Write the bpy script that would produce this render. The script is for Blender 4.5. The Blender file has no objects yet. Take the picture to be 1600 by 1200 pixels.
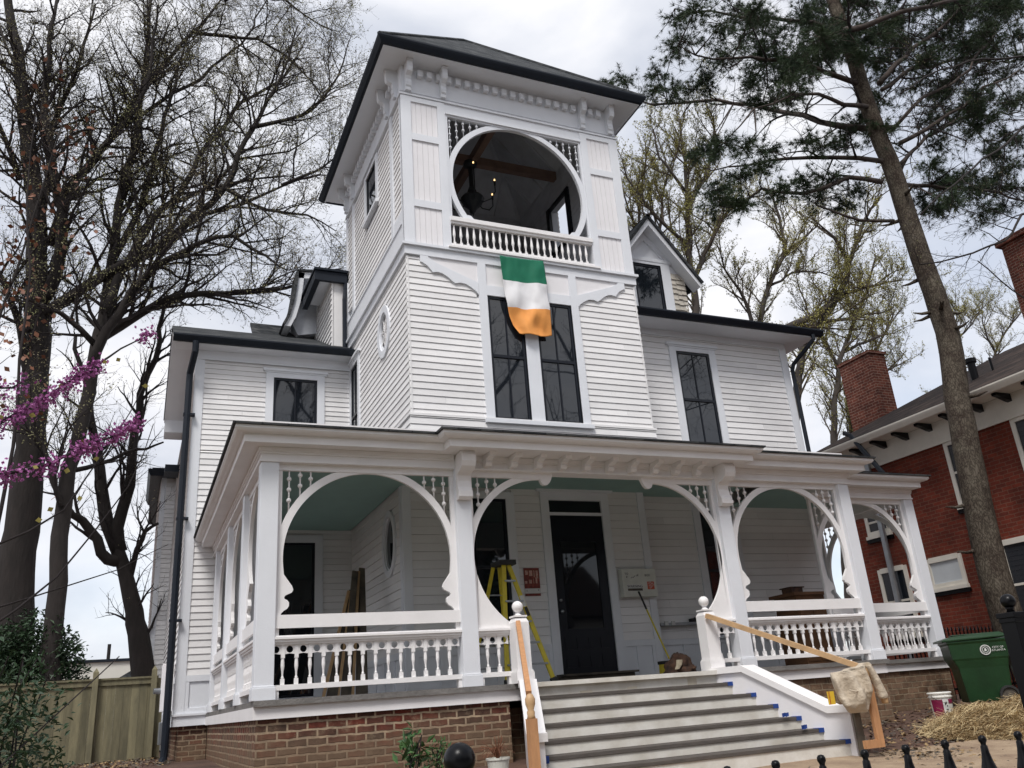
import bpy, bmesh, math, random
from mathutils import Vector, Matrix, noise as mnoise
import numpy as np
random.seed(7)
C = bpy.context.scene.collection
sc = bpy.context.scene

# ------------------------------------------------------------------ camera
cam_d = bpy.data.cameras.new('camera'); cam = bpy.data.objects.new('camera', cam_d); C.objects.link(cam)
cam_d.sensor_width = 36; cam_d.lens = 29.75; cam_d.clip_start = 0.05; cam_d.clip_end = 3000
YAW, PIT, ROL = 0.426752076, 0.360133111, -0.0765930407
fwd = Vector((math.sin(YAW)*math.cos(PIT), math.cos(YAW)*math.cos(PIT), math.sin(PIT)))
rgt0 = Vector((math.cos(YAW), -math.sin(YAW), 0)); up0 = rgt0.cross(fwd)
rgt = rgt0*math.cos(ROL)+up0*math.sin(ROL); upv = up0*math.cos(ROL)-rgt0*math.sin(ROL)
M3 = Matrix((rgt, upv, -fwd)).transposed()
cam.matrix_world = Matrix.Translation((0, 0, 1.65)) @ M3.to_4x4()
sc.camera = cam
# ------------------------------------------------------------------ sky and sun (broken overcast)
SUN_EL, SUN_AZ = math.radians(56), math.radians(216)      # azimuth clockwise from +Y
w = bpy.data.worlds.new('World'); sc.world = w; w.use_nodes = True
nt = w.node_tree; nt.nodes.clear(); N = nt.nodes.new; L = nt.links.new
out = N('ShaderNodeOutputWorld'); sky = N('ShaderNodeTexSky'); sky.sky_type = 'NISHITA'; sky.sun_disc = False
sky.sun_elevation = SUN_EL; sky.sun_rotation = SUN_AZ
bg1 = N('ShaderNodeBackground'); bg1.inputs[1].default_value = 0.085; L(sky.outputs[0], bg1.inputs[0])
tc = N('ShaderNodeTexCoord'); mp = N('ShaderNodeMapping'); mp.inputs['Scale'].default_value = (1, 1, 1.9); L(tc.outputs['Generated'], mp.inputs[0])
mp.inputs['Location'].default_value = (0.35, 0.2, 0.0)
n1 = N('ShaderNodeTexNoise'); n1.inputs['Scale'].default_value = 3.4; n1.inputs['Detail'].default_value = 7; n1.inputs['Roughness'].default_value = .5; n1.inputs['Distortion'].default_value = .25
L(mp.outputs[0], n1.inputs[0])
r1 = N('ShaderNodeValToRGB'); r1.color_ramp.elements[0].position = .38; r1.color_ramp.elements[0].color = (.62, .655, .74, 1)
r1.color_ramp.elements[1].position = .60; r1.color_ramp.elements[1].color = (.92, .92, .95, 1)
e = r1.color_ramp.elements.new(.5); e.color = (.78, .80, .86, 1)
L(n1.outputs[0], r1.inputs[0])
bg2 = N('ShaderNodeBackground'); bg2.inputs[1].default_value = .575; L(r1.outputs[0], bg2.inputs[0])
n2 = N('ShaderNodeTexNoise'); n2.inputs['Scale'].default_value = 1.9; n2.inputs['Detail'].default_value = 5; L(tc.outputs['Generated'], n2.inputs[0])
r2 = N('ShaderNodeValToRGB'); r2.color_ramp.elements[0].position = .36; r2.color_ramp.elements[0].color = (.55, .55, .55, 1)
r2.color_ramp.elements[1].position = .52; r2.color_ramp.elements[1].color = (1, 1, 1, 1)
L(n2.outputs[0], r2.inputs[0])
mx = N('ShaderNodeMixShader'); L(r2.outputs[0], mx.inputs[0]); L(bg1.outputs[0], mx.inputs[1]); L(bg2.outputs[0], mx.inputs[2]); L(mx.outputs[0], out.inputs[0])
sd = bpy.data.lights.new('sun', 'SUN'); sd.energy = 1.5; sd.angle = math.radians(18); sd.color = (1, .97, .93)
so = bpy.data.objects.new('sun', sd); C.objects.link(so)
sdir = Vector((math.sin(SUN_AZ)*math.cos(SUN_EL), math.cos(SUN_AZ)*math.cos(SUN_EL), math.sin(SUN_EL)))
so.rotation_euler = sdir.to_track_quat('Z', 'Y').to_euler()
sc.view_settings.view_transform = 'Standard'; sc.view_settings.look = 'None'; sc.view_settings.exposure = 0.96; sc.view_settings.gamma = 1
sc.render.film_transparent = False
sc.cycles.max_bounces = 6; sc.cycles.transparent_max_bounces = 8

# ------------------------------------------------------------------ materials
def mat(name, col, rough=.6, var=.08, scale=6., bump=0., bscale=None, col2=None, spec=.5, metal=0., emit=None, ior=None, stretch=(1, 1, 1)):
    m = bpy.data.materials.new(name); m.use_nodes = True; t = m.node_tree; b = t.nodes['Principled BSDF']
    b.inputs['Roughness'].default_value = rough; b.inputs['Metallic'].default_value = metal
    b.inputs['Specular IOR Level'].default_value = spec
    if ior: b.inputs['IOR'].default_value = ior
    c = Vector(col)
    if emit:
        b.inputs['Emission Color'].default_value = (*emit[0], 1); b.inputs['Emission Strength'].default_value = emit[1]
    if var > 0 or bump > 0:
        g = t.nodes.new('ShaderNodeNewGeometry'); mpn = t.nodes.new('ShaderNodeMapping'); mpn.inputs['Scale'].default_value = stretch
        t.links.new(g.outputs['Position'], mpn.inputs[0])
        n = t.nodes.new('ShaderNodeTexNoise'); n.inputs['Scale'].default_value = scale; n.inputs['Detail'].default_value = 6; n.inputs['Roughness'].default_value = .6
        t.links.new(mpn.outputs[0], n.inputs[0])
        r = t.nodes.new('ShaderNodeValToRGB'); r.color_ramp.elements[0].position = .3; r.color_ramp.elements[1].position = .7
        lo = c*(1-var) if col2 is None else Vector(col2); hi = c*(1+var) if col2 is None else c
        r.color_ramp.elements[0].color = (*[min(1, v) for v in lo], 1); r.color_ramp.elements[1].color = (*[min(1, v) for v in hi], 1)
        t.links.new(n.outputs[0], r.inputs[0]); t.links.new(r.outputs[0], b.inputs['Base Color'])
        if bump > 0:
            n3 = n
            if bscale:
                n3 = t.nodes.new('ShaderNodeTexNoise'); n3.inputs['Scale'].default_value = bscale; n3.inputs['Detail'].default_value = 5; t.links.new(mpn.outputs[0], n3.inputs[0])
            bp = t.nodes.new('ShaderNodeBump'); bp.inputs['Strength'].default_value = bump; bp.inputs['Distance'].default_value = .03
            t.links.new(n3.outputs[0], bp.inputs['Height']); t.links.new(bp.outputs[0], b.inputs['Normal'])
    else:
        b.inputs['Base Color'].default_value = (*col, 1)
    return m
def brickmat(name, c1, c2, cm, bw, rh, mortar=.012, dirt=None, bump=.6, offset=.5, noise_s=3.0):
    m = bpy.data.materials.new(name); m.use_nodes = True; t = m.node_tree; b = t.nodes['Principled BSDF']; b.inputs['Roughness'].default_value = .9
    b.inputs['Specular IOR Level'].default_value = .15
    g = t.nodes.new('ShaderNodeNewGeometry'); s = t.nodes.new('ShaderNodeSeparateXYZ'); t.links.new(g.outputs['Position'], s.inputs[0])
    a = t.nodes.new('ShaderNodeMath'); a.operation = 'ADD'; t.links.new(s.outputs[0], a.inputs[0]); t.links.new(s.outputs[1], a.inputs[1])
    nz = t.nodes.new('ShaderNodeTexNoise'); nz.inputs['Scale'].default_value = 9; t.links.new(g.outputs['Position'], nz.inputs[0])
    wz = t.nodes.new('ShaderNodeMath'); wz.operation = 'MULTIPLY_ADD'; wz.inputs[1].default_value = .03; t.links.new(nz.outputs[0], wz.inputs[0]); t.links.new(s.outputs[2], wz.inputs[2])
    cx = t.nodes.new('ShaderNodeCombineXYZ'); t.links.new(a.outputs[0], cx.inputs[0]); t.links.new(wz.outputs[0], cx.inputs[1])
    k = t.nodes.new('ShaderNodeTexBrick'); t.links.new(cx.outputs[0], k.inputs[0]); k.offset = offset
    k.inputs['Scale'].default_value = 1; k.inputs['Brick Width'].default_value = bw; k.inputs['Row Height'].default_value = rh
    k.inputs['Mortar Size'].default_value = mortar; k.inputs['Mortar Smooth'].default_value = .3; k.inputs['Bias'].default_value = 0
    k.inputs['Color1'].default_value = (*c1, 1); k.inputs['Color2'].default_value = (*c2, 1); k.inputs['Mortar'].default_value = (*cm, 1)
    n = t.nodes.new('ShaderNodeTexNoise'); n.inputs['Scale'].default_value = noise_s; n.inputs['Detail'].default_value = 8; n.inputs['Roughness'].default_value = .7; t.links.new(g.outputs['Position'], n.inputs[0])
    r = t.nodes.new('ShaderNodeValToRGB'); r.color_ramp.elements[0].position = .34; r.color_ramp.elements[0].color = (.45, .46, .48, 1); r.color_ramp.elements[1].position = .68; r.color_ramp.elements[1].color = (1.35, 1.28, 1.2, 1)
    t.links.new(n.outputs[0], r.inputs[0])
    mm = t.nodes.new('ShaderNodeMix'); mm.data_type = 'RGBA'; mm.blend_type = 'MULTIPLY'; mm.inputs[0].default_value = .8
    t.links.new(k.outputs['Color'], mm.inputs[6]); t.links.new(r.outputs[0], mm.inputs[7]); last = mm.outputs[2]
    if dirt:
        m5 = t.nodes.new('ShaderNodeMix'); m5.data_type = 'RGBA'; m5.inputs[7].default_value = (.30, .225, .15, 1); n5 = t.nodes.new('ShaderNodeTexNoise'); n5.inputs['Scale'].default_value = 5.5; n5.inputs['Detail'].default_value = 9; n5.inputs['Roughness'].default_value = .75; t.links.new(g.outputs['Position'], n5.inputs[0])
        c5 = t.nodes.new('ShaderNodeMapRange'); c5.inputs[1].default_value = .54; c5.inputs[2].default_value = .72; c5.inputs[4].default_value = .75; t.links.new(n5.outputs[0], c5.inputs[0]); t.links.new(c5.outputs[0], m5.inputs[0]); t.links.new(last, m5.inputs[6]); last = m5.outputs[2]
        m2 = t.nodes.new('ShaderNodeMix'); m2.data_type = 'RGBA'; m2.inputs[7].default_value = (*dirt[0], 1)
        nd = t.nodes.new('ShaderNodeTexNoise'); nd.inputs['Scale'].default_value = 2.2; nd.inputs['Detail'].default_value = 6; t.links.new(g.outputs['Position'], nd.inputs[0])
        ad = t.nodes.new('ShaderNodeMath'); ad.operation = 'MULTIPLY_ADD'; ad.inputs[1].default_value = -1.6; ad.inputs[2].default_value = dirt[1]
        t.links.new(s.outputs[2], ad.inputs[0])
        ae = t.nodes.new('ShaderNodeMath'); ae.operation = 'ADD'; t.links.new(ad.outputs[0], ae.inputs[0]); t.links.new(nd.outputs[0], ae.inputs[1])
        cl = t.nodes.new('ShaderNodeMapRange'); cl.inputs[1].default_value = .35; cl.inputs[2].default_value = .8; cl.inputs[4].default_value = .65
        t.links.new(ae.outputs[0], cl.inputs[0]); t.links.new(cl.outputs[0], m2.inputs[0]); t.links.new(last, m2.inputs[6]); last = m2.outputs[2]
    t.links.new(last, b.inputs['Base Color'])
    iv = t.nodes.new('ShaderNodeMath'); iv.operation = 'MULTIPLY_ADD'; iv.inputs[1].default_value = -1.; t.links.new(k.outputs['Fac'], iv.inputs[0]); t.links.new(n.outputs[0], iv.inputs[2])
    bp = t.nodes.new('ShaderNodeBump'); bp.inputs['Strength'].default_value = bump; bp.inputs['Distance'].default_value = .012; t.links.new(iv.outputs[0], bp.inputs['Height']); t.links.new(bp.outputs[0], b.inputs['Normal'])
    return m
MT = {}
def barkmat(name):
    m = bpy.data.materials.new(name); m.use_nodes = True; t = m.node_tree; b = t.nodes['Principled BSDF']; b.inputs['Roughness'].default_value = .95; b.inputs['Specular IOR Level'].default_value = .1
    g = t.nodes.new('ShaderNodeNewGeometry'); mp_ = t.nodes.new('ShaderNodeMapping'); mp_.inputs['Scale'].default_value = (1, 1, .42); t.links.new(g.outputs['Position'], mp_.inputs[0])
    nz = t.nodes.new('ShaderNodeTexNoise'); nz.inputs['Scale'].default_value = 8; nz.inputs['Detail'].default_value = 5; t.links.new(mp_.outputs[0], nz.inputs[0])
    ad = t.nodes.new('ShaderNodeVectorMath'); ad.operation = 'MULTIPLY_ADD'; ad.inputs[1].default_value = (.26, .26, .26); t.links.new(nz.outputs['Color'], ad.inputs[0]); t.links.new(mp_.outputs[0], ad.inputs[2])
    v = t.nodes.new('ShaderNodeTexVoronoi'); v.feature = 'DISTANCE_TO_EDGE'; v.inputs['Scale'].default_value = 21; t.links.new(ad.outputs[0], v.inputs[0])
    v2 = t.nodes.new('ShaderNodeTexVoronoi'); v2.inputs['Scale'].default_value = 21; t.links.new(ad.outputs[0], v2.inputs[0])
    r = t.nodes.new('ShaderNodeValToRGB'); r.color_ramp.elements[0].position = .0; r.color_ramp.elements[0].color = (.045, .036, .03, 1); r.color_ramp.elements[1].position = .22; r.color_ramp.elements[1].color = (.12, .10, .085, 1); t.links.new(v.outputs[0], r.inputs[0])
    r3 = t.nodes.new('ShaderNodeValToRGB'); r3.color_ramp.elements[0].position = .3; r3.color_ramp.elements[0].color = (.55, .5, .48, 1); r3.color_ramp.elements[1].position = .7; r3.color_ramp.elements[1].color = (1.25, 1.3, 1.2, 1)
    n2 = t.nodes.new('ShaderNodeTexNoise'); n2.inputs['Scale'].default_value = 3.5; n2.inputs['Detail'].default_value = 7; t.links.new(g.outputs['Position'], n2.inputs[0]); t.links.new(n2.outputs[0], r3.inputs[0])
    mm = t.nodes.new('ShaderNodeMix'); mm.data_type = 'RGBA'; mm.blend_type = 'MULTIPLY'; mm.inputs[0].default_value = 1; t.links.new(r.outputs[0], mm.inputs[6]); t.links.new(r3.outputs[0], mm.inputs[7]); t.links.new(mm.outputs[2], b.inputs['Base Color'])
    bp = t.nodes.new('ShaderNodeBump'); bp.inputs['Strength'].default_value = 1; bp.inputs['Distance'].default_value = .05; t.links.new(r.outputs[0], bp.inputs['Height']); t.links.new(bp.outputs[0], b.inputs['Normal'])
    return m
MT['siding'] = mat('siding_paint', (.81, .795, .79), .55, .045, 1.6, .08, 60, spec=.3)
def island_var(m, lo, hi, obj=False):
    t = m.node_tree; b = t.nodes['Principled BSDF']; l = b.inputs['Base Color'].links[0]; src = l.from_socket
    g = t.nodes.new('ShaderNodeObjectInfo' if obj else 'ShaderNodeNewGeometry'); r = t.nodes.new('ShaderNodeMapRange'); r.inputs[3].default_value = lo; r.inputs[4].default_value = hi
    t.links.new(g.outputs['Random' if obj else 'Random Per Island'], r.inputs[0]); mm = t.nodes.new('ShaderNodeMix'); mm.data_type = 'RGBA'; mm.blend_type = 'MULTIPLY'; mm.inputs[0].default_value = 1
    t.links.new(src, mm.inputs[6]); t.links.new(r.outputs[0], mm.inputs[7]); t.links.new(mm.outputs[2], b.inputs['Base Color'])
island_var(MT['siding'], .90, 1.03)
MT['trim'] = mat('trim_paint', (.735, .75, .785), .5, .03, 2.0, .06, 50, spec=.3)
MT['rail'] = mat('rail_paint', (.83, .81, .805), .5, .04, 3.0, .06, 50, spec=.3)
MT['panelw'] = mat('panel_paint', (.80, .78, .79), .5, .03, 3.0, .05, 50, spec=.3)
MT['gutter'] = mat('gutter_metal', (.010, .014, .022), .5, .15, 3, spec=.25)
MT['sash'] = mat('black_sash_paint', (.008, .010, .016), .35, 0, spec=.3)
MT['glass'] = mat('window_glass', (.012, .015, .02), .02, 0, bump=.0, spec=.6, ior=1.62)
MT['dimglass'] = mat('door_glass', (.006, .008, .012), .03, 0, spec=.5, ior=1.5)
MT['ceiling'] = mat('teal_ceiling_paint', (.30, .47, .43), .6, .06, 2)
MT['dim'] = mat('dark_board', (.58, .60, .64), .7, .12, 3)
MT['beam'] = mat('beam_wood', (.20, .13, .10), .7, .2, 5)
MT['floor'] = mat('porch_floor', (.17, .16, .15), .7, .25, 5, .3, 40)
MT['tread'] = mat('stair_tread_board', (.095, .082, .072), .75, .2, 6, .3, 40, stretch=(1, 5, 5))
MT['riser'] = mat('primed_riser', (.80, .78, .73), .65, .09, 2.6, .1, 40, col2=(.56, .52, .45))
MT['shingle'] = brickmat('roof_shingle', (.035, .04, .045), (.085, .09, .095), (.02, .022, .025), .3, .13, .008, noise_s=6)
MT['brick'] = brickmat('old_brick', (.155, .040, .028), (.085, .058, .045), (.40, .31, .22), .215, .082, .014, dirt=((.19, .13, .085), 2.4), bump=1.0, noise_s=7)
MT['brickpale'] = brickmat('pale_old_brick', (.22, .145, .10), (.14, .085, .055), (.27, .215, .15), .22, .085, .009, dirt=((.16, .11, .075), 1.9), bump=1.0, noise_s=7)
MT['redbrick'] = brickmat('red_brick', (.20, .044, .027), (.125, .034, .024), (.17, .095, .07), .24, .085, .007, noise_s=1.2, bump=.4)
MT['chimney'] = brickmat('chimney_brick', (.20, .065, .045), (.12, .042, .032), (.30, .2, .16), .22, .08, .009, noise_s=3)
MT['nroof'] = brickmat('brown_shingle', (.07, .052, .045), (.035, .028, .026), (.02, .018, .017), .35, .16, .008, noise_s=3)
MT['cream'] = mat('cream_trim', (.72, .68, .60), .6, .06, 3)
MT['black'] = mat('black_iron', (.003, .003, .004), .3, .1, 20, spec=.22)
MT['pine_bark'] = barkmat('pine_bark')
MT['limb'] = mat('limb_bark', (.075, .055, .045), .95, .3, 6, .8, 14, col2=(.025, .02, .018))
MT['unused_bark'] = mat('pine_bark', (.115, .088, .072), .95, .3, 5, 1.0, 9, col2=(.035, .028, .024), stretch=(1, 1, .35))
MT['bark'] = mat('dark_bark', (.027, .021, .019), .95, .35, 6, .8, 14, col2=(.014, .011, .010), stretch=(1, 1, .3))
MT['greybark'] = mat('grey_bark', (.055, .044, .036), .95, .3, 6, .5, 14, col2=(.04, .034, .03), stretch=(1, 1, .3))
MT['twig'] = mat('twig', (.034, .029, .029), .9, .3, 2, spec=.1)
MT['greytwig'] = mat('grey_twig', (.075, .060, .046), .9, .25, 2, spec=.1)
MT['bud'] = mat('spring_bud', (.27, .28, .13), .8, .5, .5, col2=(.20, .16, .12), spec=.1)
MT['bud2'] = mat('yellow_spring_leaf', (.34, .31, .10), .8, .4, .4, col2=(.17, .17, .06), spec=.1)
MT['needle'] = mat('pine_needle', (.068, .098, .046), .7, .5, 1.5, col2=(.020, .036, .024), spec=.2)
MT['leaf'] = mat('evergreen_leaf', (.035, .075, .028), .55, .5, 2, col2=(.015, .035, .015))
MT['leaf2'] = mat('bright_leaf', (.075, .16, .045), .45, .4, 12, col2=(.03, .075, .025))
MT['redbud'] = mat('redbud_flower', (.55, .20, .46), .7, .4, 70, col2=(.24, .05, .20))
MT['redleaf'] = mat('young_maple_leaf', (.22, .08, .035), .7, .5, 4, col2=(.12, .05, .03))
MT['yleaf'] = mat('young_yellow_leaf', (.32, .27, .07), .7, .3, 6)
MT['pinefence'] = mat('treated_pine', (.22, .195, .115), .85, .25, 3.5, .2, 30, col2=(.115, .105, .065), stretch=(3, 3, .5))
island_var(MT['pinefence'], .72, 1.12, True)
MT['newwood'] = mat('new_wood', (.50, .255, .12), .6, .15, 5, .1, 30, stretch=(4, 4, 1))
MT['oakrail'] = mat('pale_handrail_wood', (.52, .33, .17), .5, .18, 5, .1, 30)
MT['yellow'] = mat('yellow_fibreglass', (.62, .50, .03), .5, .12, 8)
MT['metal'] = mat('galvanised_metal', (.35, .37, .39), .35, .1, 8, metal=.8)
MT['can'] = mat('green_plastic', (.010, .040, .013), .38, .2, 5, .05, 20)
MT['rubber'] = mat('rubber', (.02, .02, .02), .7, 0)
MT['tan'] = mat('tan_cotton', (.52, .44, .34), .9, .08, 14, .9, 17)
MT['white'] = mat('white_plastic', (.78, .77, .72), .4, .06, 14)
MT['magenta'] = mat('magenta_label', (.22, .01, .06), .5, .1, 10)
MT['blue'] = mat('blue_tape', (.01, .05, .25), .6, .1, 20)
MT['fg'] = mat('flag_green', (.0, .145, .075), .75, .05, 8)
MT['fw'] = mat('flag_white', (.78, .77, .78), .8, .03, 8)
MT['fo'] = mat('flag_orange', (.84, .34, .08), .75, .05, 8)
MT['dirt'] = mat('bare_soil', (.125, .070, .048), .95, .3, 1.6, 1.0, 14, col2=(.050, .026, .019))
MT['path'] = mat('pale_sandy_path', (.40, .30, .20), .95, .2, 2.5, .6, 25, col2=(.22, .15, .10))
MT['concrete'] = mat('pale_concrete', (.36, .35, .32), .9, .12, 1.5, .3, 30)
MT['lawn'] = mat('dry_grass', (.17, .16, .075), .95, .3, 1.5, .8, 20, col2=(.10, .085, .045))
MT['straw2'] = mat('pale_straw', (.55, .43, .24), .85, .2, 9)
MT['straw'] = mat('straw', (.36, .25, .12), .85, .4, 9, col2=(.17, .10, .045))
MT['steel'] = mat('chandelier_iron', (.02, .025, .03), .5, 0)
MT['bulb'] = mat('lit_bulb', (1, .8, .5), .5, 0, emit=((1, .62, .25), 1.6))
MT['box'] = mat('grey_panel_box', (.60, .60, .54), .6, .08, 6)
MT['orange'] = mat('orange_sticker', (.55, .10, .05), .6, 0)
MT['ink'] = mat('black_ink', (.015, .015, .015), .6, 0)
MT['poster'] = mat('poster_print', (.32, .06, .04), .6, .5, 22, col2=(.08, .02, .02))
MT['paper'] = mat('paper', (.62, .62, .60), .7, .04, 6)
MT['pinkish'] = mat('washed_pink_print', (.50, .30, .24), .6, .4, 30)
MT['lumber'] = mat('weathered_lumber', (.16, .13, .095), .85, .4, 3, .2, 30, col2=(.035, .032, .03))
MT['rag'] = mat('brown_rag', (.12, .06, .035), .9, .5, 14, col2=(.03, .02, .018))
MT['ragw'] = mat('cream_rag', (.42, .36, .26), .9, .2, 14)
MT['cabinet'] = mat('cabinet_wood', (.13, .06, .025), .6, .3, 4)
MT['stain'] = mat('worn_primer', (.58, .52, .42), .8, .15, 8)
MT['shake'] = mat('shake_shingle', (.50, .46, .40), .85, .15, 6, .2, 20)
MT['farwhite'] = mat('far_white_wall', (.62, .60, .54), .8, .05, 1)
MT['yel'] = mat('caution_yellow', (.75, .50, .04), .6, 0)
MT['redink'] = mat('red_ink', (.45, .02, .03), .6, 0)
MT['sash2'] = mat('green_grey_sash', (.55, .58, .60), .5, .05, 5)

# ------------------------------------------------------------------ mesh helpers
class Pl:                       # a vertical plane: kind 'y' faces -Y, 'x' faces -X, 'r' faces +X ; d = distance out of the wall
    def __init__(s, k, c): s.k, s.c = k, c
    def __call__(s, u, z, d=0.):
        if s.k == 'y': return (u, s.c-d, z)
        if s.k == 'x': return (s.c-d, u, z)
        return (s.c+d, u, z)
class MB:
    def __init__(s): s.v = []; s.f = []; s.m = []; s.mi = 0
    def add(s, vs, fs):
        n = len(s.v); s.v.extend([tuple(v) for v in vs]); s.f.extend([tuple(i+n for i in f) for f in fs]); s.m.extend([s.mi]*len(fs))
    def box(s, x0, x1, y0, y1, z0, z1):
        v = [(x0, y0, z0), (x1, y0, z0), (x1, y1, z0), (x0, y1, z0), (x0, y0, z1), (x1, y0, z1), (x1, y1, z1), (x0, y1, z1)]
        s.add(v, [(0, 3, 2, 1), (4, 5, 6, 7), (0, 1, 5, 4), (1, 2, 6, 5), (2, 3, 7, 6), (3, 0, 4, 7)])
    def pb(s, P, u0, u1, z0, z1, d0, d1):
        v = [P(u, z, d) for d in (d0, d1) for u, z in ((u0, z0), (u1, z0), (u1, z1), (u0, z1))]
        s.add(v, [(0, 3, 2, 1), (4, 5, 6, 7), (0, 1, 5, 4), (1, 2, 6, 5), (2, 3, 7, 6), (3, 0, 4, 7)])
    def prism(s, P, poly, d0, d1):
        n = len(poly); v = [P(u, z, d0) for u, z in poly]+[P(u, z, d1) for u, z in poly]
        s.add(v, [tuple(range(n-1, -1, -1)), tuple(range(n, 2*n))]+[(i, (i+1) % n, n+(i+1) % n, n+i) for i in range(n)])
    def arc(s, P, cu, cz, ri, ro, a0, a1, d0, d1, n=32):
        for i in range(n):
            A = a0+(a1-a0)*i/n; B = a0+(a1-a0)*(i+1)/n
            q = [(cu+r*math.cos(a), cz+r*math.sin(a)) for a, r in ((A, ri), (A, ro), (B, ro), (B, ri))]
            v = [P(u, z, d) for d in (d0, d1) for u, z in q]
            fs = [(3, 2, 1, 0), (4, 5, 6, 7), (0, 3, 7, 4), (1, 5, 6, 2)]
            if i == 0: fs.append((0, 4, 5, 1))
            if i == n-1: fs.append((2, 6, 7, 3))
            s.add(v, fs)
    def beamp(s, a, b, w, h, up=(0, 0, 1)):      # rectangular bar between two points
        a = Vector(a); b = Vector(b); d = (b-a).normalized(); u = Vector(up)
        x = d.cross(u)
        if x.length < 1e-4: x = d.cross(Vector((1, 0, 0)))
        x.normalize(); z = x.cross(d)
        v = [p+x*sx*w/2+z*sz*h/2 for p in (a, b) for sx, sz in ((-1, -1), (1, -1), (1, 1), (-1, 1))]
        s.add(v, [(0, 3, 2, 1), (4, 5, 6, 7), (0, 1, 5, 4), (1, 2, 6, 5), (2, 3, 7, 6), (3, 0, 4, 7)])
    def tube(s, pts, rs, n=8, cap=True):
        pts = [Vector(p) for p in pts]; k = len(pts)
        if not hasattr(rs, '__len__'): rs = [rs]*k
        vs = []; ref = Vector((0.3, 0.9, 0.2))
        for i, p in enumerate(pts):
            t = (pts[min(i+1, k-1)]-pts[max(i-1, 0)])
            if t.length < 1e-9: t = Vector((0, 0, 1))
            t.normalize()
            x = t.cross(ref)
            if x.length < .05: x = t.cross(Vector((1, 0, 0)))
            x.normalize(); y = t.cross(x)
            for j in range(n):
                a = 2*math.pi*j/n; vs.append(p+(x*math.cos(a)+y*math.sin(a))*rs[i])
        fs = [(i*n+j, i*n+(j+1) % n, (i+1)*n+(j+1) % n, (i+1)*n+j) for i in range(k-1) for j in range(n)]
        if cap: fs += [tuple(range(n-1, -1, -1)), tuple((k-1)*n+j for j in range(n))]
        s.add(vs, fs)
    def lathe(s, c, prof, n=12, sq=None):         # prof: list of (r, z)
        vs = []; k = len(prof)
        for r, z in prof:
            for j in range(n):
                a = 2*math.pi*j/n; vs.append((c[0]+r*math.cos(a), c[1]+r*math.sin(a), c[2]+z))
        fs = [(i*n+j, i*n+(j+1) % n, (i+1)*n+(j+1) % n, (i+1)*n+j) for i in range(k-1) for j in range(n)]
        fs += [tuple(range(n-1, -1, -1)), tuple((k-1)*n+j for j in range(n))]
        s.add(vs, fs)
    def ball(s, c, r, n=12, m=8):
        s.lathe(c, [(max(1e-4, r*math.sin(math.pi*i/m)), -r*math.cos(math.pi*i/m)) for i in range(m+1)], n)
    def build(s, name, mt, parent=None, smooth=False, loc=None, norm=True, bevel=0):
        me = bpy.data.meshes.new(name)
        vs = s.v
        if loc: vs = [(a-loc[0], b-loc[1], c-loc[2]) for a, b, c in vs]
        me.from_pydata(vs, [], s.f)
        mts = mt if isinstance(mt, (list, tuple)) else [mt]
        for x in mts: me.materials.append(MT[x])
        if len(mts) > 1: me.polygons.foreach_set('material_index', s.m)
        if norm and len(s.f) < 60000:
            bm = bmesh.new(); bm.from_mesh(me); bmesh.ops.recalc_face_normals(bm, faces=bm.faces[:])
            if bevel: 
                bmesh.ops.remove_doubles(bm, verts=bm.verts[:], dist=1e-5)
                bmesh.ops.bevel(bm, geom=[e for e in bm.edges if len(e.link_faces) == 2 and e.calc_face_angle(0) > .6], offset=bevel, segments=2, affect='EDGES', profile=.6)
            bm.to_mesh(me); bm.free()
        if smooth: me.polygons.foreach_set('use_smooth', [True]*len(me.polygons))
        me.update()
        o = bpy.data.objects.new(name, me); C.objects.link(o)
        if parent: o.parent = parent
        if loc: o.location = loc
        return o
def thing(name, label, cat, group=None, loc=(0, 0, 0)):
    o = bpy.data.objects.new(name, None); C.objects.link(o); o.location = loc; o['label'] = label; o['category'] = cat
    if group: o['group'] = group
    return o
def tag(o, label, cat, group=None, kind=None):
    if label: o['label'] = label
    if cat: o['category'] = cat
    if group: o['group'] = group
    if kind: o['kind'] = kind
    return o
def copyto(o, parent, loc):
    c = o.copy(); C.objects.link(c); c.parent = parent; c.location = loc
    for ch in o.children:
        d = ch.copy(); C.objects.link(d); d.parent = c
    return c
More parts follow.
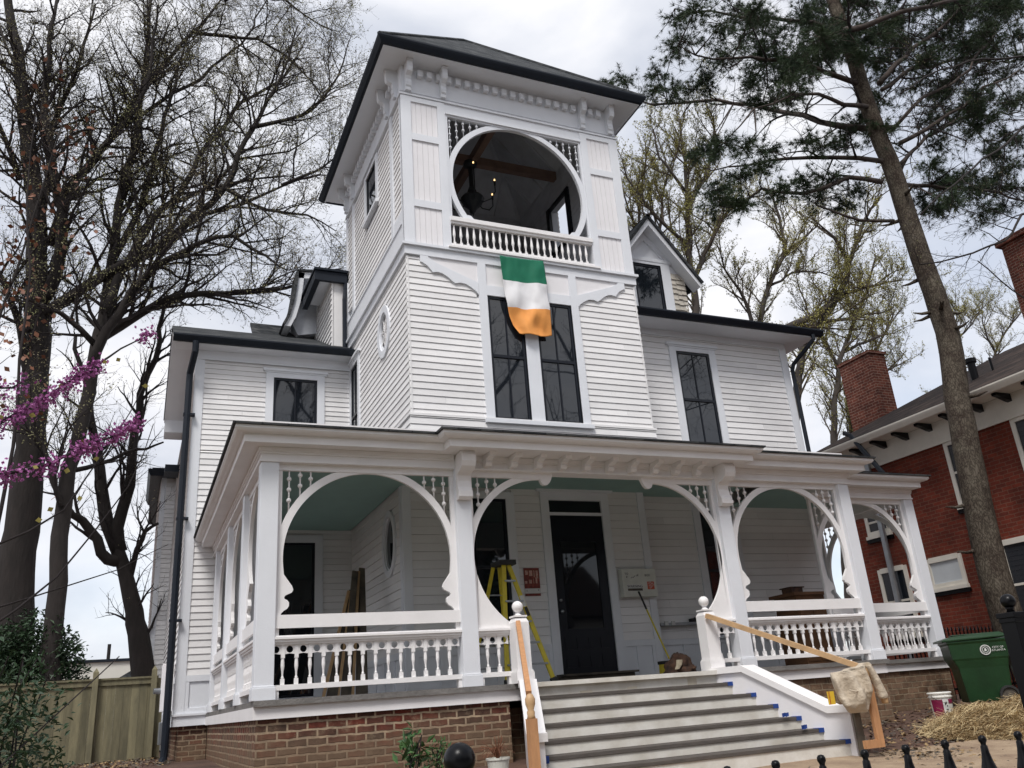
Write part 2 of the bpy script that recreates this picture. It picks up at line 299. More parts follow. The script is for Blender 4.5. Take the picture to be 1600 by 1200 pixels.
def clap(mb, P, u0, u1, z0, z1, holes=(), e=.118, lip=.020):
    """clapboards; holes = list of (ua,ub,za,zb) or ('o',cu,cz,ru,rz)"""
    z = z0; k = 0
    while z < z1-.01:
        t = min(z+e, z1); zm = (z+t)/2; seg = [(u0, u1)]
        for h in holes:
            if h[0] == 'o':
                q = 1-((zm-h[2])/h[4])**2
                if q <= 0: continue
                w_ = h[3]*math.sqrt(q); a, b = h[1]-w_, h[1]+w_
            else:
                if t <= h[2]+.001 or z >= h[3]-.001: continue
                a, b = h[0], h[1]
            ns = []
            for p, q_ in seg:
                if b <= p or a >= q_: ns.append((p, q_)); continue
                if a > p: ns.append((p, a))
                if b < q_: ns.append((b, q_))
            seg = ns
        sg2 = []
        for a, b in seg:
            ph = (k*7919 % 97)/97*3.4
            cuts = [c for c in [math.floor(a/3.4)*3.4+ph+q*3.4 for q in range(-1, 4)] if a+.35 < c < b-.35]
            for c in cuts+[b]: sg2.append((a, c-.0025)); a = c
        for a, b in sg2:
            j = .0022*math.sin(k*3.7+a)
            v = [P(a, z+j, -.02), P(b, z+j, -.02), P(a, z+j, lip), P(b, z+j, lip), P(a, t-.004, .006), P(b, t-.004, .006), P(a, t-.004, -.02), P(b, t-.004, -.02)]
            mb.add(v, [(0, 1, 3, 2), (2, 3, 5, 4), (4, 5, 7, 6), (0, 2, 4, 6), (1, 7, 5, 3)])
        z += e; k += 1
def window(parent, P, u0, u1, z0, z1, tw=.15, head=.1, sill=True, cols=2, rows=2, cap=True, sash='sash', frame_w=.05, trim='trim'):
    """cased window: returns the casing, with sash and pane children"""
    m = MB()
    m.pb(P, u0-tw, u0, z0-.02, z1+head, -.01, .045); m.pb(P, u1, u1+tw, z0-.02, z1+head, -.01, .045)
    m.pb(P, u0, u1, z1, z1+head, -.01, .043)
    if cap: m.pb(P, u0-tw-.06, u1+tw+.06, z1+head, z1+head+.05, -.01, .085); m.pb(P, u0-tw-.03, u1+tw+.03, z1+head-.03, z1+head, .0435, .06)
    if sill: m.pb(P, u0-tw-.02, u1+tw+.02, z0-.08, z0-.02, -.01, .085)
    o = m.build('window', trim, parent)
    s = MB(); fw = frame_w; d0, d1 = .004, .022
    s.pb(P, u0, u0+fw, z0-.02, z1, d0, d1); s.pb(P, u1-fw, u1, z0-.02, z1, d0, d1); s.pb(P, u0+fw, u1-fw, z1-fw, z1, d0, d1); s.pb(P, u0+fw, u1-fw, z0-.02, z0-.02+fw, d0, d1)
    for c in range(1, cols):
        x = u0+(u1-u0)*c/cols; s.pb(P, x-.012, x+.012, z0-.02+fw, z1-fw, d0, d1-.004)
    for r in range(1, rows):
        zz = z0+(z1-z0)*r/rows; s.pb(P, u0+fw, u1-fw, zz-.025, zz+.025, d0, d1+.008)
    s.build('sash', sash, o)
    g = MB(); g.pb(P, u0+.01, u1-.01, z0-.01, z1-.01, -.012, .003); g.build('pane', 'glass', o)
    return o
# ================================================================== THE HOUSE
H = thing('victorian_house', 'white clapboard house with a square corner tower over a porch of round arches', 'house')
TX0, TX1, TY0, TY1 = 3.77, 8.23, 12.2, 16.65
FY = Pl('y', TY0); FX = Pl('x', TX0); FR = Pl('r', TX1)
GY = Pl('y', 12.84)            # ground floor front under the tower
LW = Pl('y', 16.4); RW = Pl('y', 13.1)
# ---- ground storey walls (siding over a panelled dado)
def dado(mb, P, u0, u1, z0, z1, n):
    mb.pb(P, u0, u1, z0, z1, -.02, .004)
    mb.pb(P, u0, u1, z1-.10, z1, .004, .03); mb.pb(P, u0, u1, z0, z0+.10, .004, .028)
    for i in range(n+1):
        x = u0+(u1-u0)*i/n; a, b = max(u0, x-.06), min(u1, x+.06)
        mb.pb(P, a, b, z0+.10, z1-.10, .004, .026)
for a_ in ((GY, TX0+.12, 4.58, 2.5, 5.05, [], .135, .018), (GY, 5.66, 6.18, 2.5, 5.05, [], .135, .018), (GY, 7.5, TX1-.12, 2.5, 5.05, [], .135, .018), (FX, 12.95, 16.4, 2.5, 5.05, [('o', 13.6, 4.25, .38, .52)], .135, .018),
           (RW, TX1, 9.48, 2.5, 5.05, [], .135, .018), (RW, 10.42, 12.25, 2.5, 5.05, [], .135, .018), (LW, .87, TX0, 2.5, 6.55, [(2.05, 3.2, 2.0, 4.95)], .118, .022),
           (Pl('x', .73), 16.5, 23.8, 2.5, 8.4, [], .118, .022), (Pl('r', 12.47), 13.2, 18, 2.5, 8.4, [], .125, .02)):
    m = MB(); clap(m, *a_); m.build('siding', 'siding', H)
for a_ in ((GY, TX0+.12, 6.18, 1.87, 2.5, 5), (GY, 7.5, TX1-.12, 1.87, 2.5, 2), (FX, 12.95, 16.4, 1.87, 2.5, 6), (RW, TX1, 12.3, 1.87, 2.5, 6), (LW, .87, 2.05, 1.87, 2.5, 2), (LW, 3.2, TX0, 1.87, 2.5, 1), (Pl('x', .73), 16.55, 23.8, 1.87, 2.5, 7)):
    m = MB(); dado(m, *a_); m.build('panelled_dado', 'trim', H)
for P, a, b, z0, z1, d in ((GY, TX0-.02, TX0+.12, 1.87, 5.06, .032), (GY, TX1-.12, TX1+.02, 1.87, 5.06, .032), (FX, 12.86, 12.96, 1.87, 5.06, .034), (RW, 12.28, 12.48, 1.87, 5.06, .032), (LW, .70, .87, 1.85, 8.42, .034), (Pl('x', .73), 16.405, 16.52, 1.85, 8.42, .030), (RW, 12.31, 12.49, 5.3, 8.42, .034), (Pl('r', 12.47), 13.105, 13.25, 1.85, 8.42, .025)):
    m = MB(); m.pb(P, a, b, z0, z1, -.02, d); m.build('corner_board', 'trim', H)
m = MB()       # structural core behind the siding
m.box(TX0+.021, TX1-.021, 12.861, 16.6, 1.2, 9.10)
m.box(.751, 3.9, 16.421, 24, 1.73, 8.7); m.box(8.0, 12.449, 13.121, 24, 1.2, 8.7); m.box(3.9, 8, 16.6, 24, 1.2, 9.0)
m.box(TX0+.021, TX1-.021, 12.221, 12.86, 5.07, 9.10)
m.build('wall', 'siding', H)
m = MB(); m.pb(LW, .70, 1.25, 1.69, 1.85, -.02, .05); m.pb(LW, .68, 1.25, 1.85, 1.885, -.02, .08); m.pb(Pl('x', .73), 16.36, 24, 1.69, 1.85, -.02, .05); m.build('water_table', 'trim', H)
# ---- brick base
m = MB(); m.box(1.26, 4.2, 10.02, 16.38, .4, 1.70); m.build('brick_foundation', 'brick', H)
m = MB(); m.box(.80, 1.255, 16.43, 24, .4, 1.72); m.build('brick_foundation', 'brick', H)
m = MB(); m.box(7.3, 10.24, 10.02, 13, .4, 1.70); m.box(10.241, 12.50, 10.84, 13.6, .4, 1.72); m.box(4.21, 7.29, 10.3, 12.9, .4, 1.6); m.build('brick_foundation', 'brickpale', H)
# ---- porch floor and skirt boards
m = MB(); m.box(1.22, 10.29, 9.93, 13.08, 1.81, 1.87); m.box(1.22, 3.74, 13.081, 16.37, 1.81, 1.87); m.box(10.291, 12.56, 10.75, 13.08, 1.81, 1.87)
m.build('porch_floor', 'floor', H)
for q_ in ((1.22, 4.42, 9.975, 10.015, 1.68, 1.81), (1.22, 1.257, 10.016, 16.37, 1.68, 1.81), (7.08, 10.25, 9.975, 10.015, 1.68, 1.81), (10.252, 12.52, 10.80, 10.838, 1.69, 1.81)): m = MB(); m.box(*q_); m.build("skirt_board", "rail", H)

m = MB(); m.box(4.42, 7.16, 9.80, 9.84, 1.66, 1.815); m.box(4.36, 7.2, 9.74, 9.929, 1.815, 1.868); tr_ = m.build('top_riser', ['riser'], H)
for a_, b_, c_, d_ in ((5.05, 5.22, 1.70, 1.735), (5.72, 5.86, 1.715, 1.74), (6.62, 6.76, 1.69, 1.79)): m = MB(); m.box(a_, b_, 9.7985, 9.7999, c_, d_); m.build('worn_patch', 'stain', tr_)
m = MB(); m.pb(GY, 6.15, 7.55, 1.87, 1.99, .0, .20); m.pb(GY, 6.2, 7.6, 1.99, 2.02, .0, .26); m.build('door_threshold', 'lumber', H)
# ---- front door
dm = MB(); dm.pb(GY, 6.18, 6.33, 1.99, 5.05, -.01, .05); dm.pb(GY, 7.35, 7.5, 1.99, 5.05, -.01, .05); dm.pb(GY, 6.33, 7.35, 4.86, 5.05, -.01, .048); dm.pb(GY, 6.33, 7.35, 4.60, 4.65, -.01, .04)
dm.pb(GY, 6.1, 7.58, 5.0, 5.049, .05, .1)
door = dm.build('door', 'trim', H)
dm = MB(); dm.pb(GY, 6.33, 6.5, 2.0, 4.6, -.01, .012); dm.pb(GY, 7.18, 7.35, 2.0, 4.6, -.01, .012); dm.pb(GY, 6.5, 7.18, 4.15, 4.6, -.01, .012); dm.pb(GY, 6.5, 7.18, 2.0, 2.72, -.01, .012)
for k in range(4): dm.pb(GY, 6.42+k*.22, 6.58+k*.22, 2.12, 2.30, .012, .022); dm.pb(GY, 6.42+k*.22, 6.58+k*.22, 2.40, 2.58, .012, .022)
dm.build('door_leaf', 'sash', door)
dm = MB(); dm.pb(GY, 6.49, 7.19, 2.71, 4.16, -.015, -.004); dm.pb(GY, 6.33, 7.35, 4.65, 4.86, -.015, .0); dm.build('glass', 'dimglass', door)
dm = MB(); dm.ball(GY(6.41, 3.0, .05), .032); dm.ball(GY(6.41, 3.18, .03), .025); dm.tube([GY(6.41, 3.0, .0), GY(6.41, 3.0, .05)], .012); dm.build('handle', 'metal', door, True)
# ---- ground windows
window(H, GY, 4.7, 5.54, 2.6, 4.86, rows=2, cols=1, cap=False, head=.12)
window(H, RW, 9.6, 10.3, 2.55, 4.8, rows=2, cols=1, cap=False, head=.14)
window(H, LW, 2.19, 3.05, 2.05, 4.8, rows=2, cols=1, cap=False, head=.14)
# ---- second floor of the tower
def flare(P, u, z): return 0
m = MB()
hole_f = [(5.05, 6.95, 6.0, 9.1), (5.0, 7.0, 8.3, 9.1)]
ZS = 6.02
clap(m, FY, TX0-.02, TX1+.02, ZS, 8.90, hole_f, e=.1178)
clap(m, FX, TY0-.02, TY1, ZS, 8.90, [('o', 13.67, 8.12, .40, .50), (15.55, 16.5, 6.0, 8.55)], e=.1178)
clap(m, FR, TY0-.02, TY1, ZS, 8.90, [], e=.1178)
for P, a, b in ((FY, TX0-.05, TX1+.05), (FX, TY0+.0215, TY1), (FR, TY0+.0215, TY1)):
    m.pb(P, a-.005 if P is FY else a, b+.005 if P is FY else b, ZS-.005, ZS+.035, -.0212 if P is FY else .0, .055)
    Pq = Pl(P.k, P.c-.03 if P.k in 'yx' else P.c+.03)
    clap(m, Pq, a+.01 if P is FY else TY0-.04, b-.01 if P is FY else b, 5.3, ZS-.006, [], e=.115)
m.build('tower_siding', 'siding', H)
# belt course and half-timber boards under the balcony
m = MB()
for P, a, b in ((FY, TX0-.05, TX1+.05), (FX, TY0+.0215, TY1), (FR, TY0+.0215, TY1)):
    m.pb(P, a, b, 8.92, 9.08, -.0212 if P is FY else -.01, .05); m.pb(P, a-.045 if P is FY else a, b+.045 if P is FY else b, 9.081, 9.13, -.01 if P is not FY else -.0212, .095)
m.build('belt_course', 'trim', H)
m = MB(); 
m.pb(FY, 5.035, 5.185, 6.03, 8.92, -.01, .05); m.pb(FY, 6.82, 6.97, 6.03, 8.92, -.01, .05); m.pb(FY, 5.186, 6.819, 8.31, 8.50, -.01, .048)
brL = [(3.99, 8.92), (3.99, 8.80), (4.04, 8.78), (4.12, 8.73), (4.18, 8.66), (4.21, 8.62), (4.30, 8.635), (4.38, 8.62), (4.47, 8.57), (4.55, 8.50), (4.61, 8.46), (4.70, 8.485), (4.80, 8.475), (4.90, 8.42), (4.98, 8.36), (5.03, 8.30), (5.034, 8.53), (4.27, 8.81), (4.14, 8.89), (4.13, 8.92)]
m.prism(FY, brL, -.01, .047); m.prism(FY, [(12.0-a, b) for a, b in brL][::-1], -.01, .047)
m.build('half_timber_board', 'trim', H)
m = MB(); 
m.prism(FY, [(4.14, 8.90), (4.28, 8.80), (5.034, 8.50), (5.034, 8.92), (4.13, 8.92)], -.012, .02); m.prism(FY, [(7.86, 8.90), (7.87, 8.92), (6.971, 8.92), (6.971, 8.50), (7.72, 8.80)], -.012, .02)
m.pb(FY, 5.186, 6.819, 8.50, 8.92, -.012, .02)
m.build('timber_infill_panel', 'panelw', H)
wq = MB(); wq.pb(FY, 5.85, 6.10, 6.03, 8.31, -.01, .045); wq.pb(FY, 5.0, 7.0, 5.96, 6.03, -.01, .10); wq.build('window_mullion', 'trim', H)
for a, b in ((5.186, 5.85), (6.10, 6.819)):
    window(H, FY, a+.005, b-.005, 6.06, 8.305, tw=.0, head=0.004, sill=False, cap=False, cols=2, rows=2, frame_w=.045)
# oval windows
def oval(P, cu, cz, ru, rz, tw, mtl='trim', lattice=True):
    m = MB(); n = 36
    def ring(a, b, d0, d1):
        for i in range(n):
            A, B = 2*math.pi*i/n, 2*math.pi*(i+1)/n
            q = [(cu+(ru+r)*math.cos(t), cz+(rz+r)*math.sin(t)) for t, r in ((A, a), (A, b), (B, b), (B, a))]
            m.add([P(u, z, d) for d in (d0, d1) for u, z in q], [(3, 2, 1, 0), (4, 5, 6, 7), (0, 3, 7, 4), (1, 5, 6, 2)])
    ring(0, tw, -.02, .045); ring(-.03, 0, -.02, .02)
    o = m.build('oval_window', mtl, H)
    g = MB(); pts = [(cu+ru*math.cos(2*math.pi*i/n), cz+rz*math.sin(2*math.pi*i/n)) for i in range(n)]
    g.prism(P, pts, -.03, -.014); g.build('pane', 'glass', o)
    if lattice:
        s = MB()
        for k in range(8):
            t = math.pi*k/4+.2
            s.beamp(P(cu, cz, -.004), P(cu+(ru-.02)*math.cos(t), cz+(rz-.02)*math.sin(t), -.004), .016, .016)
            s.arc(P, cu+.13*math.cos(t), cz+.18*math.sin(t), .05, .066, 0, 2*math.pi, -.012, .0, 10)
        s.build('tracery', 'rail', o)
oval(FX, 13.67, 8.12, .28, .37, .13); oval(FX, 13.6, 4.25, .30, .44, .11, lattice=False)
window(H, FX, 15.68, 16.3, 6.2, 8.4, tw=.13, head=.12)
# ---- belvedere storey
for a_ in ((FX, TY0+.62, TY1-.72, 9.62, 12.22, [(13.9, 14.94, 11.02, 12.14)]), (FX, TY0+.10, TY0+.60, 9.86, 12.22, []), (FX, TY1-.60, TY1-.1, 9.86, 12.22, []), (FR, TY0+.1, TY1-.1, 9.62, 12.22, [(14.0, 14.84, 11.05, 12.13)])):
    m = MB(); clap(m, *a_, e=.118); m.build('belvedere_siding', 'siding', H)
m = MB()
for P in (FX, FR):
    m.pb(P, TY0-.0, TY0+.10, 9.13, 12.24, -.02, .04); m.pb(P, TY1-.1, TY1, 9.13, 12.24, -.02, .04)
    m.pb(P, TY0+.61, TY0+.76, 9.60, 12.24, -.02, .045); m.pb(P, TY1-.74, TY1-.60, 9.60, 12.24, -.02, .045)
    m.pb(P, TY0+.1, TY1-.1, 9.131, 9.60, -.02, .03); m.pb(P, TY0+.1, TY0+.61, 9.60, 9.85, -.02, .038)
    m.pb(P, TY0+.1, TY1-.1, 9.575, 9.6, .03, .05)
for a, b in ((TX0-.04, 4.58), (7.42, TX1+.04)):   # front pilasters
    lo, hi = (a, b) if a < 5 else (a, b)
    il, ir = (3.92, 4.43) if a < 5 else (7.57, 8.08)
    m.pb(FY, lo, il, 9.13, 12.24, -.02, .045); m.pb(FY, ir, hi, 9.13, 12.24, -.02, .045)
    for z0, z1 in ((12.13, 12.24), (11.29, 11.43), (9.89, 10.03)): m.pb(FY, il, ir, z0, z1, -.02, .043)
m.pb(FY, 4.581, 7.419, 12.0, 12.24, -.02, .03); m.pb(FY, 4.581, 7.419, 12.0, 12.04, .03, .06)
m.build('belvedere_trim', 'trim', H)
for il in (3.92, 7.57):
    for z0, z1 in ((11.43, 12.13), (10.03, 11.29), (9.13, 9.89)):
        m = MB()
        for k in range(5): m.pb(FY, il+k*.102+.004, il+(k+1)*.102-.004, z0, z1, -.02, .018)
        m.pb(FY, il, il+.51, z0, z1, -.02, .008); m.build('grooved_panel', 'panelw', H)
# tower walls of the belvedere (hollow, open in front)
m = MB(); t = .14
m.box(TX0+.021, 4.58, TY0+.021, TY0+.14, 9.1, 12.9); m.box(7.42, TX1-.021, TY0+.021, TY0+.14, 9.1, 12.9); m.box(4.58, 7.42, TY0+.021, TY0+.14, 12.03, 12.9)
for x0, x1 in ((TX0+.021, TX0+.16), (TX1-.16, TX1-.021)):
    m.box(x0, x1, TY0+.141, 14.0, 9.1, 12.9); m.box(x0, x1, 14.84, TY1-.14, 9.1, 12.9); m.box(x0, x1, 14.0, 14.84, 9.1, 11.05); m.box(x0, x1, 14.0, 14.84, 12.13, 12.9)
m.box(TX0+.021, TX1-.021, TY1-.139, TY1, 9.1, 12.9)
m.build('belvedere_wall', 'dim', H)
m = MB(); m.box(TX0+.17, TX1-.17, TY0+.15, TY1-.15, 9.105, 9.14); m.build('belvedere_floor', 'floor', H)
m = MB()          # boarded inner lining
clap(m, Pl('y', 16.5), 3.95, 8.05, 9.2, 12.9, e=.14, lip=.012); clap(m, Pl('x', 8.05), 12.4, 16.5, 9.2, 12.9, [(13.9, 14.94, 11.0, 12.2)], e=.14, lip=.012)
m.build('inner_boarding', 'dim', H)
o = window(H, FX, 14.02, 14.82, 11.1, 12.1, tw=.12, head=.08, rows=1, cols=1, cap=False)
wq = MB(); Q = Pl('x', 8.05); wq.pb(Q, 13.88, 14.02, 10.96, 12.2, -.0, .06); wq.pb(Q, 14.82, 14.96, 10.96, 12.2, 0, .06); wq.pb(Q, 14.02, 14.82, 12.1, 12.2, 0, .05); wq.pb(Q, 14.02, 14.82, 10.96, 11.05, 0, .05); wq.build('window_opening_frame', 'sash', H)
# frieze, brackets, dentils
SF = 12.93
m = MB()
for P, a, b in ((FY, TX0-.028, TX1+.028), (FX, TY0+.0215, TY1), (FR, TY0+.0215, TY1)):
    m.pb(P, a, b, 12.24, SF, -.0212 if P is FY else -.02, .028)
    k_ = -.0212 if P is FY else .028
    m.pb(P, a-(.032 if P is FY else 0), b+(.032 if P is FY else 0), 12.25, 12.285, k_, .06); m.pb(P, a-(.017 if P is FY else 0), b+(.017 if P is FY else 0), 12.33, 12.35, k_, .045)
m.build('frieze', 'trim', H)
for P, s0, st_ in ((FY, 4.10, .1893), (FX, 12.45, .195)):
    m = MB(); m.pb(P, s0-.05, s0+.05, 12.69, 12.82, .0285, .12); dn = m.build('dentil', 'trim', H)
    for i in range(1, 21): copyto(dn, H, (i*st_, 0, 0) if P is FY else (0, i*st_, 0))
bp_ = [(0, -.60), (.075, -.60), (.08, -.56), (.065, -.53), (.09, -.50), (.10, -.44), (.085, -.36), (.11, -.30), (.20, -.26), (.22, -.2), (.22, -.06), (.24, -.05), (.24, 0), (0, 0)]
def bracket_mesh(k, wd=.105):
    m = MB(); n = len(bp_)
    v = [((-wd/2, -a, b) if k == 'y' else (-a, -wd/2, b)) for a, b in bp_]+[((wd/2, -a, b) if k == 'y' else (-a, wd/2, b)) for a, b in bp_]
    m.add(v, [tuple(range(n)), tuple(range(2*n-1, n-1, -1))]+[(i, (i+1) % n, n+(i+1) % n, n+i) for i in range(n)])
    return m
b0 = bracket_mesh('y').build('eave_bracket', 'trim', H); b0.location = (3.87, TY0-.028, SF-.001)
for x in (4.55, 7.5, 8.13): copyto(b0, H, (x, TY0-.028, SF-.001))
b1 = bracket_mesh('x').build('eave_bracket', 'trim', H); b1.location = (TX0-.028, 12.42, SF-.001)
for y in (13.0, 15.9, 16.5): copyto(b1, H, (TX0-.028, y, SF-.001))
# tower roof
ex0, ex1, ey0, ey1 = 3.22, 8.78, 11.66, 17.2
m = MB(); m.box(ex0+.13, ex1-.13, ey0+.13, TY0-.0285, SF, SF+.04); m.box(ex0+.13, ex1-.13, TY1, ey1-.13, SF, SF+.04); m.box(ex0+.13, TX0-.0285, TY0-.028, TY1-.001, SF, SF+.04); m.box(TX1+.0285, ex1-.13, TY0-.028, TY1-.001, SF, SF+.04)
for a in ((ex0+.10, ex1-.10, ey0+.10, ey0+.129), (ex0+.10, ex0+.129, ey0+.13, ey1-.13), (ex1-.129, ex1-.10, ey0+.13, ey1-.13)): m.box(*a, SF-.03, SF+.08)
m.build('soffit', 'trim', H)
m = MB()
def gut(mb, a, b, side, z0, z1, wd):    # half-round-ish gutter run as a shaped prism
    pr = [(0, z1), (wd, z1), (wd, z1-.03), (wd*.85, z1-(z1-z0)*.45), (wd*.45, z0+.01), (wd*.2, z0), (0, z0)]
    n = len(pr); out = []
    for e_ in (0, 1):
        for d, z in pr:
            if side == 'f': out.append(((a[0]-d if e_ == 0 else b[0]+d) if MITRE else (a[0] if e_ == 0 else b[0]), a[1]-d, z))
            elif side == 'l': out.append((a[0]-d, (a[1]-d if e_ == 0 else b[1]+d) if MITRE else (a[1] if e_ == 0 else b[1]), z))
            elif side == 'r': out.append((a[0]+d, (a[1]-d if e_ == 0 else b[1]+d) if MITRE else (a[1] if e_ == 0 else b[1]), z))
            else: out.append(((a[0]-d if e_ == 0 else b[0]+d) if MITRE else (a[0] if e_ == 0 else b[0]), a[1]+d, z))
    mb.add(out, [tuple(range(n)), tuple(range(2*n-1, n-1, -1))]+[(i, (i+1) % n, n+(i+1) % n, n+i) for i in range(n)])
MITRE = True
gx0, gx1, gy0, gy1 = ex0+.099, ex1-.099, ey0+.099, ey1-.099
gut(m, (gx0, gy0), (gx1, gy0), 'f', SF-.01, SF+.14, .12); gut(m, (gx0, gy0), (gx0, gy1), 'l', SF-.01, SF+.14, .12); gut(m, (gx1, gy0), (gx1, gy1), 'r', SF-.01, SF+.14, .12); gut(m, (gx0, gy1), (gx1, gy1), 'b', SF-.01, SF+.14, .12)
m.build('gutter', 'gutter', H)
m = MB(); ap = (6.0, 14.43, 16.15); zE = SF+.125; q = [(ex0, ey0, zE), (ex1, ey0, zE), (ex1, ey1, zE), (ex0, ey1, zE)]
m.add(q+[ap], [(0, 1, 4), (1, 2, 4), (2, 3, 4), (3, 0, 4)])
for i in range(4):
    m.tube([q[i], ap], .045, 6)
m.build('tower_roof', 'shingle', H, norm=False)
m = MB()      # under-roof: rafters, boarding and tie beams
q2 = [(TX0+.15, TY0+.13, SF-.02), (TX1-.15, TY0+.13, SF-.02), (TX1-.15, TY1-.13, SF-.02), (TX0+.15, TY1-.13, SF-.02)]; ap2 = Vector((6, 14.43, 15.2))
m.add(q2+[tuple(ap2)], [(0, 4, 1), (1, 4, 2), (2, 4, 3), (3, 4, 0)])
for i in range(4):
    a, b = Vector(q2[i]), Vector(q2[(i+1) % 4])
    m.beamp(a, ap2, .07, .14)
    for k in range(1, 6):
        p = a.lerp(b, k/6); tt = 1-abs(k/6-.5)*2
        e_ = a.lerp(ap2, tt) if k < 3 else (b.lerp(ap2, tt) if k > 3 else ap2)
        m.beamp(p, e_, .045, .12)
m.build('rafters', 'dim', H, norm=False)
m = MB(); m.beamp((TX0+.2, 14.43, 12.80), (TX1-.2, 14.43, 12.80), .14, .2); m.beamp((6, TY0+.15, 12.80), (6, 14.35, 12.80), .14, .198); m.beamp((6, 14.51, 12.80), (6, TY1-.15, 12.80), .14, .198); m.build('tie_beam', 'beam', H)
# balcony: circular screen, rail, balusters
m = MB(); cz, ri, ro = 10.635, 1.322, 1.425
m.pb(FY, 4.581, 4.625, 9.75, 12.0, -.02, .03); m.pb(FY, 7.375, 7.419, 9.75, 12.0, -.02, .03); m.pb(FY, 4.625, 7.375, 11.965, 12.0, -.02, .03)
n = 72
for i in range(n):
    A, B = 2*math.pi*i/n, 2*math.pi*(i+1)/n
    q = []
    for a, r in ((A, ri), (A, ro), (B, ro), (B, ri)):
        u, z = 6+r*math.cos(a), cz+r*math.sin(a); q.append((min(7.374, max(4.626, u)), min(11.964, z)))
    if max(z for _, z in q) < 9.79: continue
    q = [(u, max(9.785, z)) for u, z in q]
    m.add([FY(u, z, d) for d in (-.05, .02) for u, z in q], [(3, 2, 1, 0), (4, 5, 6, 7), (0, 3, 7, 4), (1, 5, 6, 2)])
for sx in (-1, 1):
    m.prism(FY, [(6+sx*x, z) for x, z in ((1.14, 9.785), (1.12, 9.85), (1.07, 9.885), (1.01, 9.87), (.97, 9.82), (.93, 9.80), (.85, 9.785))][::sx], -.045, .03)
ringo = m.build('round_balcony_screen', 'trim', H)
def spindle(x, z0, z1, zs, P, r=.024, rod=.006):
    mm = MB(); mm.tube([P(x, z0, -.015), P(x, z1, -.015)], rod, 6)
    for z in zs: mm.ball(P(x, z, -.015), r, 10, 6)
    return mm
for sx in (-1, 1):
    for k in range(5):
        dx = 1.325-k*.137; zr = cz+math.sqrt(max(0, ro*ro-dx*dx)); zt = 11.965
        off = .07 if k % 2 == 0 else .12
        zs = [zt-off-j*.145 for j in range(6) if zt-off-j*.145 > zr+.03]
        spindle(6+sx*dx, zr-.01, zt, zs, FY, .028, .007).build('bead_spindle', 'trim', ringo, True)
m = MB(); m.pb(FY, 4.58, 7.42, 9.705, 9.785, -.06, .075); m.pb(FY, 4.585, 7.415, 9.66, 9.705, -.03, .045); m.pb(FY, 4.58, 7.42, 9.20, 9.245, -.05, .05); m.pb(FY, 4.5, 7.5, 9.13, 9.165, -.05, .12)
brail = m.build('balcony_railing', 'rail', H)
def baluster(z0, z1, r, sqb=.06, sqt=.06, wsq=.042):
    mm = MB(); h = z1-z0
    mm.box(-wsq/2, wsq/2, -wsq/2, wsq/2, z0, z0+sqb)
    mm.lathe((0, 0, 0), [(r*.55, z0+sqb), (r*.8, z0+sqb+.012), (r*.45, z0+sqb+.03), (r*.55, z0+h*.32), (r*1.0, z0+h*.45), (r*.95, z0+h*.55), (r*.65, z0+h*.75), (r*.5, z1-sqt-.02), (r*.8, z1-sqt-.008), (r*.6, z1-sqt)], 10)
    if sqt > .02: mm.box(-wsq/2, wsq/2, -wsq/2, wsq/2, z1-sqt, z1)
    return mm
b = baluster(9.245, 9.66, .027, .05, .02, .045).build('baluster', 'rail', brail, False)
b.location = (4.65, TY0, 0)
for k in range(1, 22): copyto(b, brail, (4.65+k*.1255, TY0, 0))
# ================================================================== wing roofs and dormer
def slab(mb, a, b, c, d, th):        # a thick quad, th downwards
    v = [Vector(p) for p in (a, b, c, d)]; n = (v[1]-v[0]).cross(v[3]-v[0]).normalized()
    if n.z < 0: n = -n
    mb.add(v+[p-n*th for p in v], [(0, 1, 2, 3), (7, 6, 5, 4), (0, 4, 5, 1), (1, 5, 6, 2), (2, 6, 7, 3), (3, 7, 4, 0)])
m = MB(); slab(m, (.25, 15.98, 8.74), (3.76, 15.98, 8.74), (3.76, 18.6, 10.08), (.25, 18.6, 10.08), .05); slab(m, (.25, 21.2, 8.74), (3.76, 21.2, 8.74), (3.76, 18.6, 10.08), (.25, 18.6, 10.08), .05)
m.build('wing_roof', 'shingle', H)
m = MB(); slab(m, (.27, 16.02, 8.69), (.76, 16.02, 8.69), (.76, 18.6, 10.015), (.27, 18.6, 10.015), .10); slab(m, (.27, 21.15, 8.69), (.76, 21.15, 8.69), (.76, 18.6, 10.015), (.27, 18.6, 10.015), .10)
m.box(.30, 3.75, 16.05, 16.42, 8.60, 8.63); m.box(.29, .74, 21.0, 21.6, 8.35, 8.66)
m.build('soffit', 'trim', H)
m = MB(); m.pb(LW, .72, TX0, 8.42, 8.60, -.02, .036); m.pb(LW, .72, TX0, 8.40, 8.43, .036, .055); m.build('frieze', 'trim', H)
m = MB(); gx = Pl('x', .75); m.prism(gx, [(16.4, 8.4), (21.2, 8.4), (21.2, 8.66), (18.6, 9.98), (16.4, 8.85)], -.1, .0); m.build('gable_wall', 'siding', H)
MITRE = False
m = MB(); gut(m, (.25, 16.03), (3.72, 16.03), 'f', 8.60, 8.73, .12); m.build('gutter', 'gutter', H)
m = MB(); m.tube([(.66, 15.95, 8.60), (.66, 15.97, 8.40), (.60, 16.28, 8.05), (.60, 16.30, 7.9), (.60, 16.30, 1.35), (.59, 16.28, 1.2), (.54, 16.05, 1.08)], .064, 10); 
for z in (7.2, 5.2, 3.4): m.box(.53, .74, 16.25, 16.38, z, z+.04)
m.build('downspout', 'gutter', H)
